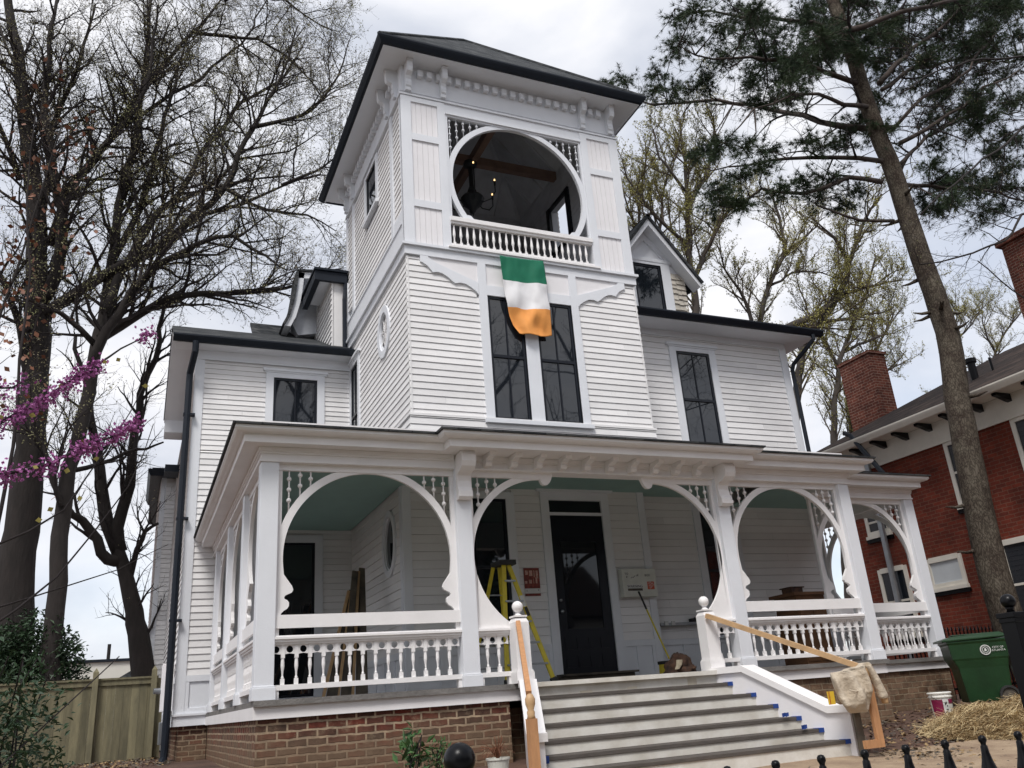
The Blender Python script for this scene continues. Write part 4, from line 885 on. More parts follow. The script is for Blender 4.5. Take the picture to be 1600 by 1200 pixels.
# leaf litter and clods : loose ground cover
m = MB(); r_ = random.Random(5)
for i in range(6000):
    if i < 2200: x, y = r_.uniform(8.0, 12.4), r_.uniform(7.6, 10.7)
    elif i < 3600: x, y = r_.uniform(-2.5, .7), r_.uniform(15, 19)
    else: x, y = r_.uniform(4, 14), r_.uniform(5.5, 9)
    if 3.6 < x < 7.9 and y > 7.9: continue
    z = gz(x, y)+.02+r_.uniform(0, .02); s = r_.uniform(.012, .045); a = r_.uniform(0, 6.28)
    p = Vector((x, y, z)); u = Vector((math.cos(a), math.sin(a), r_.uniform(-.3, .5)))*s; v = Vector((-math.sin(a), math.cos(a), r_.uniform(-.3, .5)))*s*.6
    m.mi = 0 if r_.random() < .6 else 1
    m.add([p-u, p+v, p+u, p-v+Vector((0, 0, .01))], [(0, 1, 2, 3)])
o = m.build('leaf_litter', ['lumber', 'straw'], None, norm=False); tag(o, 'scattered dead leaves and bark chips on the soil', None, kind='stuff')

# ================================================================== text helper
def text_mesh(txt, size, matl, parent, mtx, name='lettering', ext=.001):
    cu = bpy.data.curves.new('t', 'FONT'); cu.body = txt; cu.size = size; cu.extrude = ext; cu.align_x = 'CENTER'; cu.align_y = 'CENTER'
    to = bpy.data.objects.new('t', cu); C.objects.link(to); dg = bpy.context.evaluated_depsgraph_get(); me = bpy.data.meshes.new_from_object(to.evaluated_get(dg)); bpy.data.objects.remove(to)
    me.transform(mtx); me.materials.clear(); me.materials.append(MT[matl]); o = bpy.data.objects.new(name, me); C.objects.link(o)
    if parent: o.parent = parent
    return o
def wallmtx(x, y, z, rz=0, shear=0):
    return Matrix.Translation((x, y, z)) @ Matrix.Rotation(rz, 4, 'Z') @ Matrix.Rotation(math.pi/2, 4, 'X') @ Matrix.Rotation(shear, 4, 'Z')
# ================================================================== flag
L_ = [(9.06, 5.42), (8.56, 5.46), (8.30, 5.49), (8.06, 5.53), (7.9, 5.565), (7.75, 5.62), (7.60, 5.72)]
R_ = [(9.07, 6.27), (8.64, 6.31), (8.12, 6.325), (7.62, 6.33)]
def lerpt(t, T):  # T list of (z,x) equally parametrised by arc along z
    z = T[0][0]+(T[-1][0]-T[0][0])*t
    for (a, xa), (b, xb) in zip(T[:-1], T[1:]):
        if z >= b-1e-9: f = (a-z)/(a-b) if a != b else 0; return xa+(xb-xa)*f, z
    return T[-1][1], T[-1][0]
nu, nv = 44, 66; m = MB(); vs = []
for j in range(nv+1):
    t = j/nv; xl, zl = lerpt(t, L_); xr, zr = lerpt(t, R_)
    for i in range(nu+1):
        s = i/nu; x = xl+(xr-xl)*s; z = zl+(zr-zl)*s-.035*math.sin(math.pi*s)*t-(.012*math.sin(math.pi*s) if t < .1 else 0)
        amp = .008+.045*min(1, t*1.6)
        y = 12.03+.04*t+amp*math.sin(5.2*s+2.2*t+mnoise.noise(Vector((s*2.5, t*2.5, 0)))*2.5)*.7+amp*.9*mnoise.noise(Vector((s*3.2+t*1.4, t*3.5-s*1.5, 3)))+.007*mnoise.noise(Vector((s*8+t*5, t*5-s*3, 9)))-.022*abs(mnoise.noise(Vector((s*2.6+t*2.2, t*1.6-s*1.4, 21))))
        if t > .66: y -= .03*math.sin(11*s+4*t)*(t-.66)
        x += .012*mnoise.noise(Vector((s*3, t*4, 11)))*t
        vs.append((x, y, z))
m.add(vs, []); n0 = 0
for j in range(nv):
    m.mi = 0 if j < nv*.318 else (1 if j < nv*.655 else 2)
    m.f += [(j*(nu+1)+i, j*(nu+1)+i+1, (j+1)*(nu+1)+i+1, (j+1)*(nu+1)+i) for i in range(nu)]; m.m += [m.mi]*nu
fl = m.build('flag', ['fg', 'fw', 'fo'], None, True, norm=False); tag(fl, 'green, white and orange flag hanging from the tower balcony rail', 'flag')
sol = fl.modifiers.new('thick', 'SOLIDIFY'); sol.thickness = .004
# ================================================================== chandelier
ch = thing('chandelier', 'black iron chandelier with lit candle bulbs inside the tower belvedere', 'chandelier', loc=(0, 0, 0))
m = MB(); cc = (5.95, 14.4, 0)
m.tube([(5.95, 14.4, 12.75), (5.95, 14.4, 12.0)], .05, 10); m.lathe((5.95, 14.4, 12.66), [(.16, .06), (.15, 0), (.05, -.05)], 12)
m.lathe((5.95, 14.4, 0), [(.06, 12.1), (.10, 12.0), (.08, 11.9), (.22, 11.86), (.26, 11.80), (.2, 11.68), (.10, 11.58), (.03, 11.46), (.005, 11.38)], 14)
m.build('stem', 'steel', ch)
for k, (r, zb) in enumerate(((.55, 12.10), (.52, 11.93), (.56, 12.06), (.50, 11.9), (.56, 12.33), (.54, 12.1))):
    a = k*math.pi/3+.25; d = Vector((math.cos(a), math.sin(a), 0)); c0 = Vector((5.95, 14.4, 11.82)); e = c0+d*r
    m = MB(); m.tube([c0+d*.1, c0+d*r*.45+Vector((0, 0, -.16)), c0+d*r*.8+Vector((0, 0, -.14)), e+Vector((0, 0, .0)), (e.x, e.y, zb-.09)], .013, 6); m.tube([(e.x, e.y, zb-.12), (e.x, e.y, zb-.02)], .022, 8)
    o = m.build('arm', 'steel', ch); b_ = MB(); b_.lathe((e.x, e.y, zb), [(.006, -.02), (.017, 0), (.012, .025), (.002, .045)], 8); b_.build('bulb', 'bulb', o, True)
m = MB(); 
# ================================================================== porch things
def rail_bar(m, a, b, r=.03):
    m.tube([a, b], r, 10)
HR = thing('handrail', 'unpainted wooden handrail and bracing post on the left of the steps', 'handrail', 'temporary handrails beside the steps')
m = MB(); m.beamp((4.30, 9.82, 2.56), (3.60, 8.08, 1.72), .055, .075); m.build('rail', 'newwood', HR)
m = MB(); m.beamp((3.58, 8.02, .75), (3.58, 8.02, 1.50), .088, .088, up=(0, 1, 0)); m.build('post', 'newwood', HR)
m = MB(); m.lathe((3.58, 8.02, 0), [(.044, 1.50), (.036, 1.53), (.04, 1.56), (.03, 1.58), (.048, 1.63), (.05, 1.68), (.03, 1.72), (.01, 1.73)], 12); m.build('turned_top', 'oakrail', HR, True)
HR2 = thing('handrail', 'unpainted wooden handrail on the right of the steps with a sweatshirt over its post', 'handrail', 'temporary handrails beside the steps')
m = MB(); m.beamp((7.08, 9.82, 2.57), (7.93, 8.02, 1.73), .07, .06); m.build('rail', 'oakrail', HR2)
m = MB(); m.beamp((7.90, 8.02, .92), (7.90, 8.02, 1.56), .095, .045, up=(0, 1, 0)); m.beamp((7.66, 8.02, .93), (7.945, 8.02, .93), .042, .085); m.build('post', 'newwood', HR2)
m = MB(); m.lathe((7.90, 8.02, 0), [(.044, 1.56), (.036, 1.59), (.04, 1.62), (.03, 1.64), (.046, 1.69), (.048, 1.74), (.03, 1.77), (.01, 1.78)], 12); m.build('turned_top', 'oakrail', HR2, True)
m = MB(); m.beamp((7.72, 8.12, .8), (7.72, 8.12, 1.28), .09, .04, up=(0, 1, 0)); m.build('brace', 'lumber', HR2)
# sweatshirt
def loft(m, rows, n=28, fold=.02, seed=0, f=9):
    vs = []
    for (z, xl, xr, yc, th) in rows:
        for j in range(n):
            a = 2*math.pi*j/n; c, s = math.cos(a), math.sin(a)
            x = (xl+xr)/2+(xr-xl)/2*math.copysign(abs(c)**.8, c); y = yc+th*math.copysign(abs(s)**.8, s)
            w_ = fold*mnoise.noise(Vector((x*f+seed, z*f*.6, y*f)))+fold*.6*math.sin(x*26+z*9+seed)
            vs.append((x+w_*.3, y+w_, z+.02*mnoise.noise(Vector((x*5, seed, 1)))))
    k = len(rows)
    m.add(vs, [(i*n+j, i*n+(j+1) % n, (i+1)*n+(j+1) % n, (i+1)*n+j) for i in range(k-1) for j in range(n)]+[tuple(range(n-1, -1, -1)), tuple((k-1)*n+j for j in range(n))])
def smooth_rows(rows, s=5):
    out = []
    for a, b in zip(rows[:-1], rows[1:]):
        for i in range(s):
            t = i/s; out.append(tuple(p+(q-p)*t for p, q in zip(a, b)))
    out.append(rows[-1]); return out
sh = MB(); loft(sh, smooth_rows([(1.80, 7.82, 7.93, 8.0, .03), (1.765, 7.74, 7.95, 8.0, .07), (1.72, 7.41, 7.90, 8.0, .085), (1.66, 7.385, 7.86, 7.99, .095), (1.58, 7.385, 7.85, 7.98, .10), (1.50, 7.40, 7.84, 7.97, .11), (1.42, 7.40, 7.82, 7.97, .11), (1.36, 7.42, 7.81, 7.97, .10), (1.30, 7.50, 7.78, 7.97, .08), (1.27, 7.56, 7.72, 7.97, .04)]), 64, .085, 1, 7)
swt = sh.build('sweatshirt', 'tan', None, True); tag(swt, 'tan sweatshirt slung over the post at the right foot of the steps', 'sweatshirt')
sl = MB(); 
rows = [(1.78, 7.87, 7.94, 7.97, .04), (1.70, 7.90, 7.975, 7.96, .045), (1.60, 7.925, 8.01, 7.95, .05), (1.50, 7.945, 8.05, 7.95, .05), (1.42, 7.955, 8.08, 7.95, .05), (1.40, 7.965, 8.075, 7.95, .045)]
loft(sl, smooth_rows(rows), 20, .008, 5); sl.build('sleeve', 'tan', swt, True)
sl = MB(); loft(sl, smooth_rows([(1.41, 7.985, 8.065, 7.95, .04), (1.345, 8.0, 8.06, 7.95, .035)], 4), 16, .004, 7, 20); sl.build('cuff', 'oakrail', swt, True)
# pouch pocket edge of the sweatshirt
sl = MB(); sl.tube([(7.46, 7.87, 1.52), (7.53, 7.855, 1.50), (7.62, 7.86, 1.51)], .008, 6); sl.build('pocket', 'tan', swt, True)
wp = MB(); wp.box(7.30, 7.40, 8.06, 8.064, 1.38, 1.52); wp_ = wp.build('warning_card', 'yel', None); tag(wp_, 'small yellow card with red letters half hidden by the sweatshirt', 'card')
for k, t_ in enumerate('DANGER'): text_mesh(t_, .03, 'redink', wp_, wallmtx(7.325, 8.058, 1.505-k*.023, 0, -.2))
# step ladder
ld = thing('step_ladder', 'yellow fibreglass step ladder standing open beside the front door', 'ladder')
def LB(name, a, b, w_, h_, mt_='yellow'): mm = MB(); mm.beamp(a, b, w_, h_, up=(0, 1, 0)); return mm.build(name, mt_, ld)
TZ = 3.60; yL = 11.9
legs = {'fr': ((5.10, yL-.05, TZ), (5.60, yL-.28, 1.88)), 'fl': ((5.02, yL-.05, TZ), (4.86, yL-.28, 1.88)), 'br': ((5.03, yL+.15, TZ), (5.28, yL+.62, 1.88)), 'bl': ((4.93, yL+.15, TZ), (4.62, yL+.60, 1.88))}
for k in legs: LB('leg', *legs[k], .065 if k[0] == 'f' else .05, .03)
m = MB(); m.box(4.93, 5.19, yL-.14, yL+.24, TZ, TZ+.07); m.build('top_cap', 'ink', ld)
def at(k, z): a, b = Vector(legs[k][0]), Vector(legs[k][1]); t = (TZ-z)/(TZ-1.88); return a+(b-a)*t
for i in range(5):
    z = 2.16+i*.3
    m = MB(); m.beamp(at('fl', z), at('fr', z), .085, .025, up=(0, 0, 1)); m.build('step', 'metal', ld)
for z in (2.16, 2.75, 3.2): m = MB(); m.beamp(at('bl', z), at('br', z), .03, .02); m.build('brace', 'metal', ld)
m = MB(); p = at('fr', 3.1); m.beamp(at('fr', 3.14)+Vector((0, -.017, 0)), at('fr', 2.98)+Vector((0, -.017, 0)), .055, .004, up=(0, 1, 0)); m.build('sticker', 'paper', ld)
m = MB(); m.beamp(at('fr', 2.97)+Vector((0, -.017, 0)), at('fr', 2.84)+Vector((0, -.017, 0)), .05, .004, up=(0, 1, 0)); m.build('sticker', 'ink', ld)
for k_ in ('fl', 'fr'): m = MB(); m.beamp(at(k_, 1.96), at(k_, 1.88), .09, .05, up=(0, 1, 0)); m.build('foot', 'ink', ld)
# poster
pm = MB(); pm.pb(GY, 5.775, 6.055, 3.26, 3.71, .022, .026); po = pm.build('poster', 'poster', None); tag(po, 'small red printed poster pinned to the siding left of the door', 'poster')
m = MB(); m.pb(GY, 5.775, 6.055, 3.30, 3.38, .026, .028); m.build('caption_strip', 'paper', po)
m = MB()
for k, (a, b) in enumerate(((5.80, 5.85), (5.87, 5.93), (5.95, 5.97), (5.99, 6.03))): m.pb(GY, a, b, 3.60-.02*k, 3.67, .026, .0275); m.pb(GY, a-.01, b-.02, 3.46, 3.50+.02*k, .026, .0275)
m.build('printed_figures', 'pinkish', po)
m = MB(); m.pb(GY, 5.80, 5.825, 3.335, 3.34, .028, .029); m.pb(GY, 5.80, 5.825, 3.35, 3.355, .028, .029); m.pb(GY, 6.01, 6.025, 3.345, 3.36, .028, .029); m.build('lettering', 'ink', po)
# wall box
bx = MB(); bx.pb(GY, 7.54, 8.21, 3.19, 3.66, .03, .16); bo = bx.build('permit_box', 'box', None, bevel=.006); tag(bo, 'grey box with stickers on the porch wall right of the door', 'box')
yb_ = 12.84-.162
text_mesh('TO\n#', .05, 'ink', bo, wallmtx(7.63, yb_, 3.55)); text_mesh('of', .055, 'ink', bo, wallmtx(7.84, yb_, 3.55, 0, .1)); text_mesh('BOX', .05, 'ink', bo, wallmtx(8.04, yb_, 3.545))
m = MB(); m.tube([(7.71, yb_, 3.50), (7.73, yb_, 3.52), (7.76, yb_, 3.51), (7.78, yb_, 3.535), (7.80, yb_, 3.54)], .004, 5); m.build('scribble', 'ink', bo)
m = MB(); m.pb(GY, 7.62, 7.92, 3.29, 3.395, .1605, .163); m.build('warning_sticker', 'paper', bo)
m = MB(); m.pb(GY, 7.625, 7.915, 3.29, 3.33, .1635, .1642); m.build('fine_print', 'lumber', bo)
text_mesh('WARNING', .062, 'ink', bo, wallmtx(7.77, 12.84-.1650, 3.362))
m = MB(); m.pb(GY, 8.02, 8.155, 3.31, 3.44, .1605, .163); m.build('orange_sticker', 'orange', bo)
text_mesh('THE\nHOME\nDEPOT', .036, 'paper', bo, wallmtx(8.087, 12.84-.1645, 3.388, 0, .6))
# broom
br = thing('broom', 'push broom with a yellow handle leaning on the wall box', 'broom')
m = MB(); m.tube([(7.92, 12.15, 2.14), (7.80, 12.45, 2.95)], .014, 8); m.build('handle', 'yellow', br); m = MB(); m.tube([(7.799, 12.453, 2.96), (7.755, 12.56, 3.26)], .017, 8); m.build('grip', 'ink', br)
m = MB(); m.box(7.70, 8.12, 12.03, 12.17, 2.06, 2.11); m.build('head', 'ink', br, bevel=.01)
m = MB(); r_ = random.Random(2)
for i in range(260):
    x, y = r_.uniform(7.71, 8.11), r_.uniform(12.04, 12.16); m.tube([(x, y, 2.06), (x+r_.uniform(-.02, .02), y+r_.uniform(-.02, .02), 1.875)], .007, 4)
m.build('bristles', 'yellow', br)
# rag heap
rg = MB(); r_ = random.Random(6); vs = []; n1_, n2_ = 34, 18
for i in range(n2_+1):
    t = i/n2_*math.pi/2
    for j in range(n1_):
        a = 2*math.pi*j/n1_; rr = math.cos(t); p = Vector((math.cos(a)*rr, math.sin(a)*rr, math.sin(t)))
        k = 1+.28*mnoise.noise(p*2.3+Vector((3, 1, 0)))+.12*mnoise.noise(p*6)
        vs.append((7.46+.235*p.x*k, 11.2+.22*p.y*k, 1.87+.28*p.z*k+.02*mnoise.noise(p*11)))
rg.add(vs, [(i*n1_+j, i*n1_+(j+1) % n1_, (i+1)*n1_+(j+1) % n1_, (i+1)*n1_+j) for i in range(n2_) for j in range(n1_)])
ro_ = rg.build('rag_heap', 'rag', None, True); tag(ro_, 'crumpled heap of brown rags on the porch floor beside the broom', 'rags')
m = MB(); loft(m, smooth_rows([(2.07, 7.30, 7.42, 11.02, .02), (2.0, 7.26, 7.36, 10.98, .02), (1.94, 7.22, 7.29, 10.96, .02)]), 14, .01, 3); m.build('cream_rag', 'ragw', ro_, True)
m = MB(); loft(m, smooth_rows([(1.975, 7.36, 7.60, 10.98, .02), (1.94, 7.32, 7.58, 10.96, .03), (1.90, 7.33, 7.5, 10.96, .03)]), 18, .03, 9, 14); m.build('rust_rag', 'rag', ro_, True)
# leaning boards inside the porch
r_ = random.Random(11)
for i in range(9):
    x = 2.58+i*.08+r_.uniform(-.02, .02); top = 3.90+r_.uniform(-.30, .08)-(.25 if i < 3 else 0)
    m = MB(); m.beamp((x, 13.15+.02*i, 1.88), (3.17+.035*i, 14.05+.03*i, top), .10 if i % 3 else .045, .03, up=(0, 1, 0))
    o = m.build('leaning_board', 'lumber' if i % 3 else 'oakrail', None); tag(o, ('pale narrow' if i % 3 == 0 else 'dark weathered')+' board, '+['leftmost', 'second from the left', 'third from the left', 'fourth from the left', 'middle one', 'fourth from the right', 'third from the right', 'second from the right', 'rightmost'][i]+' of the bundle leaning behind the left porch arch', 'board', 'boards leaning inside the porch')
# cabinet in the right bay
cb = MB(); cb.box(10.10, 10.70, 11.45, 12.0, 1.871, 3.0); cb.box(10.03, 10.77, 11.40, 12.05, 3.0, 3.05); 
for i in range(2): cb.box(10.12+i*.29, 10.38+i*.29, 11.435, 11.449, 1.95, 2.92)
cbo = cb.build('wooden_cabinet', 'cabinet', None); tag(cbo, 'brown wooden cabinet on the porch behind the right arch', 'cabinet')
m = MB(); m.box(10.08, 10.32, 11.5, 11.75, 3.051, 3.13); m.box(10.05, 10.35, 11.48, 11.77, 3.13, 3.15); o = m.build('small_case', 'rag', None, bevel=.008); tag(o, 'small dark case lying on top of the brown cabinet', 'case')
m = MB(); m.box(8.35, 9.36, 12.93, 13.075, 2.72, 2.765); o = m.build('wall_shelf', 'metal', None); tag(o, 'narrow grey shelf rail on the porch wall behind the right newel post', 'shelf')
for x_ in (8.42, 8.56): m = MB(); m.box(x_, x_+.07, 12.90, 12.929, 2.72, 2.79); m.build('shelf_clip', 'paper', o)
m = MB(); m.box(9.02, 9.30, 12.94, 13.06, 2.766, 2.83); m.box(9.12, 9.2, 12.96, 13.04, 2.83, 2.85); o = m.build('tool_case', 'ink', None, bevel=.006); tag(o, 'black tool case lying on the narrow shelf rail behind the right newel', 'case')
# ================================================================== wheeled bins, bucket, straw
def bin_(loc, rz, label, logo=True, grp='green wheeled bins beside the porch'):
    B = thing('wheeled_bin', label, 'bin', grp, loc); B.rotation_euler = (0, 0, rz); B.scale = (1.03, 1.03, 1.0)
    def ring(z, x0, x1, y): return [(x0, -y, z), (x1, -y, z), (x1, y, z), (x0, y, z)]
    lv = [(.06, -.30, .30, .25), (.55, -.34, .34, .285), (.66, -.385, .36, .30), (.69, -.405, .37, .31), (.90, -.42, .38, .32), (.93, -.44, .40, .335), (.955, -.44, .40, .335)]
    m = MB(); vs = [];
    for z, a, b, y in lv: vs += ring(z, a, b, y)
    fs = [(i*4+j, i*4+(j+1) % 4, (i+1)*4+(j+1) % 4, (i+1)*4+j) for i in range(len(lv)-1) for j in range(4)]+[(3, 2, 1, 0)]
    m.add(vs, fs); m.build('body', 'can', B, False, bevel=.02)
    m = MB(); q = [(-.50, -.35, .955), (.42, -.35, .975), (.42, .35, .975), (-.50, .35, .955), (-.50, -.35, .985), (.42, -.35, 1.0), (.42, .35, 1.0), (-.50, .35, .985), (-.33, -.24, 1.03), (.33, -.24, 1.055), (.33, .24, 1.055), (-.33, .24, 1.03)]
    m.add(q, [(0, 3, 2, 1), (0, 1, 5, 4), (1, 2, 6, 5), (2, 3, 7, 6), (3, 0, 4, 7), (4, 5, 9, 8), (5, 6, 10, 9), (6, 7, 11, 10), (7, 4, 8, 11), (8, 9, 10, 11)])
    m.box(-.3, .3, -.1, .1, 1.04, 1.058)
    m.build('lid', 'can', B, bevel=.008)
    m = MB(); m.tube([(.44, -.25, .93), (.44, .25, .93)], .018, 8); m.box(.36, .44, -.26, -.22, .9, .95); m.box(.36, .44, .22, .26, .9, .95); m.build('handle', 'can', B)
    for s in (-1, 1):
        m = MB(); cx = .25; 
        for a, b in ((.105, .135),):
            m.arc(lambda u, z, d: (cx+u, s*(.28+d), .14+z), 0, 0, a, b, 0, 2*math.pi, 0, .05, 24)
        wl = m.build('wheel', 'rubber', B); m = MB(); m.arc(lambda u, z, d: (cx+u, s*(.285+d), .14+z), 0, 0, .005, .104, 0, 2*math.pi, 0, .02, 20); m.build('hub', 'lumber', wl)
    if logo:
        M_ = Matrix.Translation((.08, -.322, .80)) @ Matrix.Rotation(math.pi/2, 4, 'X')
        m = MB(); P = lambda u, z, d: (.07+u, -.321-d, .80+z)
        m.arc(P, 0, 0, .062, .074, 0, 2*math.pi, .0, .006, 28); m.arc(P, 0, 0, .036, .042, 0, 2*math.pi, .0, .006, 24)
        for k in range(16): a = k*math.pi/8; m.beamp(P(.045*math.cos(a), .045*math.sin(a), .003), P(.058*math.cos(a), .058*math.sin(a), .003), .006, .005)
        m.pb(P, -.012, .012, -.02, .022, 0, .006); m.pb(P, -.022, .022, -.008, .0, 0, .0055)
        m.build('seal', 'paper', B)
        text_mesh('CITY OF\nATLANTA', .042, 'paper', B, Matrix.Translation((.245, -.329, .805)) @ Matrix.Rotation(math.pi/2, 4, 'X'))
    return B
bin_((12.12, 9.95, 1.10), math.radians(-38), 'green wheeled bin with a round white seal standing by the right porch corner')
bin_((13.25, 9.75, 1.10), math.radians(-30), 'green wheeled bin at the right edge mostly hidden behind the black fence post', logo=False)
bk = thing('paint_bucket', 'white plastic bucket with a magenta label on the soil beside the green bin', 'bucket', loc=(10.47, 9.35, 1.0)); bk.rotation_euler = (0, 0, math.radians(-10))
m = MB(); m.lathe((0, 0, 0), [(.12, 0), (.128, .01), (.145, .30), (.158, .30), (.160, .315), (.146, .32), (.147, .345), (.160, .35), (.162, .362), (.15, .37)], 32); m.build('body', 'white', bk, False)
m = MB(); m.arc(lambda u, z, d: (u, z, .03+d), 0, 0, .1, .1, 0, 1, 0, 0, 1) if False else None
def wrap(a0, a1, z0, z1, mt_, nm, off=.002):
    m = MB(); n = 14; vs = []
    for z in (z0, z1):
        r = .128+(z-.01)*(.017/.29)+off
        for i in range(n+1): a = a0+(a1-a0)*i/n; vs.append((r*math.cos(a), r*math.sin(a), z))
    m.add(vs, [(i, i+1, n+2+i, n+1+i) for i in range(n)]); m.build(nm, mt_, bk, True)
wrap(math.radians(175), math.radians(240), .045, .275, 'magenta', 'label'); wrap(math.radians(240.5), math.radians(272), .03, .29, 'paper', 'label'); wrap(math.radians(272.5), math.radians(330), .215, .275, 'magenta', 'label'); wrap(math.radians(272.5), math.radians(325), .04, .21, 'box', 'label')
m = MB(); 
for a, z0, z1 in ((252, .20, .235), (258, .215, .245), (262, .18, .20), (255, .135, .15), (262, .14, .15), (256, .085, .10), (264, .06, .10), (252, .12, .126)):
    a = math.radians(a); r = .1445+(z0-.2)*.06; m.add([(r*math.cos(a+t), r*math.sin(a+t), z) for z in (z0, z1) for t in (-.05, .05)], [(0, 1, 3, 2)])
m.build('label_print', 'ink', bk)
m = MB(); m.tube([(.16*math.cos(t), .16*math.sin(t)-.02, .325-.10*math.sin((t-math.pi)/1.0 if t > math.pi else 0)) for t in [math.pi+i*math.pi/14 for i in range(15)]], .003, 5); m.build('handle', 'ink', bk)
# paper bags of yard waste by the second bin
m = MB(); loft(m, smooth_rows([(1.10, 12.75, 13.1, 9.35, .14), (1.25, 12.72, 13.12, 9.35, .16), (1.38, 12.78, 13.08, 9.35, .12), (1.42, 12.84, 13.0, 9.35, .05)]), 22, .03, 2); o = m.build('brown_sack', 'newwood', None, True); tag(o, 'crumpled orange brown sack on the ground behind the green bin', 'sack')
# straw heap: mound and stalks
m = MB(); r_ = random.Random(3); vs = []; na, nr = 48, 14
def mound(x, y):
    d = ((x-11.1)/1.6)**2+((y-8.6)/.75)**2
    return max(0, 1-d)**.6*.27*(1+.35*mnoise.noise(Vector((x*2.2, y*2.2, 7))))
for i in range(nr+1):
    for j in range(na):
        a = 2*math.pi*j/na; x = 11.1+1.65*i/nr*math.cos(a); y = 8.6+.8*i/nr*math.sin(a); vs.append((x, y, gz(x, y)+mound(x, y)+.005-(.03 if i == nr else 0)))
m.add(vs, [(i*na+j, i*na+(j+1) % na, (i+1)*na+(j+1) % na, (i+1)*na+j) for i in range(nr) for j in range(na)])
for i in range(15000):
    m.mi = 0 if r_.random() < .5 else 1
    a = r_.uniform(0, 6.28); q = math.sqrt(r_.random())*1.08; x = 11.1+1.6*q*math.cos(a); y = 8.6+.78*q*math.sin(a)
    b = r_.gauss(.4, .9); l = r_.uniform(.10, .34); el = r_.uniform(-.5, .45); w_ = r_.uniform(.0016, .0032)
    d = Vector((math.cos(b)*math.cos(el), math.sin(b)*math.cos(el), math.sin(el)))*l; p = Vector((x, y, gz(x, y)+mound(x, y)+r_.uniform(.0, .03)+abs(d.z)/2)); s_ = Vector((-math.sin(b), math.cos(b), .5))*w_
    k = Vector((r_.uniform(-1, 1), r_.uniform(-1, 1), r_.uniform(-1, 1)))*l*.12
    m.add([p-d/2-s_, p-d/2+s_, p+k+s_, p+d/2+s_*.5, p+d/2-s_*.5, p+k-s_], [(0, 1, 2, 5), (5, 2, 3, 4)])
o = m.build('straw_heap', ['straw', 'straw2'], None, norm=False); tag(o, 'loose heap of yellow brown straw on the soil in front of the bin', 'straw heap')
# ================================================================== iron fence in the foreground
FN_ = thing('iron_fence', 'row of black iron fence spikes along the bottom right of the yard', 'fence')
def finial(x, y, zt, nm='spike'):
    m = MB(); m.lathe((x, y, zt), [(.001, 0), (.005, -.0012), (.0072, -.005), (.0072, -.010), (.0048, -.014), (.0046, -.017), (.0062, -.019), (.0070, -.030), (.0100, -.045), (.0145, -.060), (.0162, -.067), (.0145, -.071), (.007, -.075), (.009, -.088), (.007, -.093)], 14)
    m.box(x-.007, x+.007, y-.007, y+.007, .2, zt-.09); return m.build(nm, 'black', FN_, True)
for k in range(14):
    x = .80+k*.0975
    finial(x, 1.25, 1.531)
m = MB(); m.box(.2, 2.3, 1.235, 1.265, 1.30, 1.315); m.box(.2, 2.3, 1.235, 1.265, .4, .42); m.build('rail', 'black', FN_)
GP = thing('gate_post', 'tall black iron gate post with a ball finial at the right edge', 'post')
px_, py_ = 2.645, 2.0
m = MB(); m.box(px_-.027, px_+.027, py_-.027, py_+.027, .2, 1.795); m.box(px_-.033, px_+.033, py_-.033, py_+.033, 1.795, 1.812); m.box(px_-.03, px_+.03, py_-.03, py_+.03, 1.78, 1.7949); m.build('post', 'black', GP, bevel=.002)
m = MB(); m.lathe((px_, py_, 1.812), [(.014, 0), (.011, .01), (.015, .014), (.009, .02)], 14); m.ball((px_, py_, 1.848), .024, 18, 12); m.build('ball_finial', 'black', GP, True)
GP2 = thing('gate_post', 'black iron gate post whose ball finial rises at the bottom edge left of the steps', 'post')
m = MB(); m.box(.645, .695, 1.875, 1.925, .2, 1.486); m.box(.638, .702, 1.868, 1.932, 1.486, 1.498); m.build('post', 'black', GP2); m = MB(); m.lathe((.67, 1.9, 1.498), [(.02, 0), (.012, .012), (.02, .02)], 14); m.ball((.67, 1.9, 1.544), .035, 28, 18); m.build('ball_finial', 'black', GP2, True)
# back iron fence by the neighbour's wall
BF = thing('iron_fence', 'distant black iron picket fence between the bins and the red brick house', 'fence')
for k in range(36):
    x = 12.9+k*.13; y = 12.3+k*.02; m = MB(); m.box(x-.01, x+.01, y-.01, y+.01, 1.1, 2.35); m.lathe((x, y, 2.35), [(.008, 0), (.022, .03), (.002, .11)], 6); m.build('picket', 'black', BF)
m = MB(); m.beamp((12.8, 12.3, 2.2), (17.6, 13.04, 2.2), .02, .04); m.beamp((12.8, 12.3, 1.3), (17.6, 13.04, 1.3), .02, .04); m.build('rail', 'black', BF)
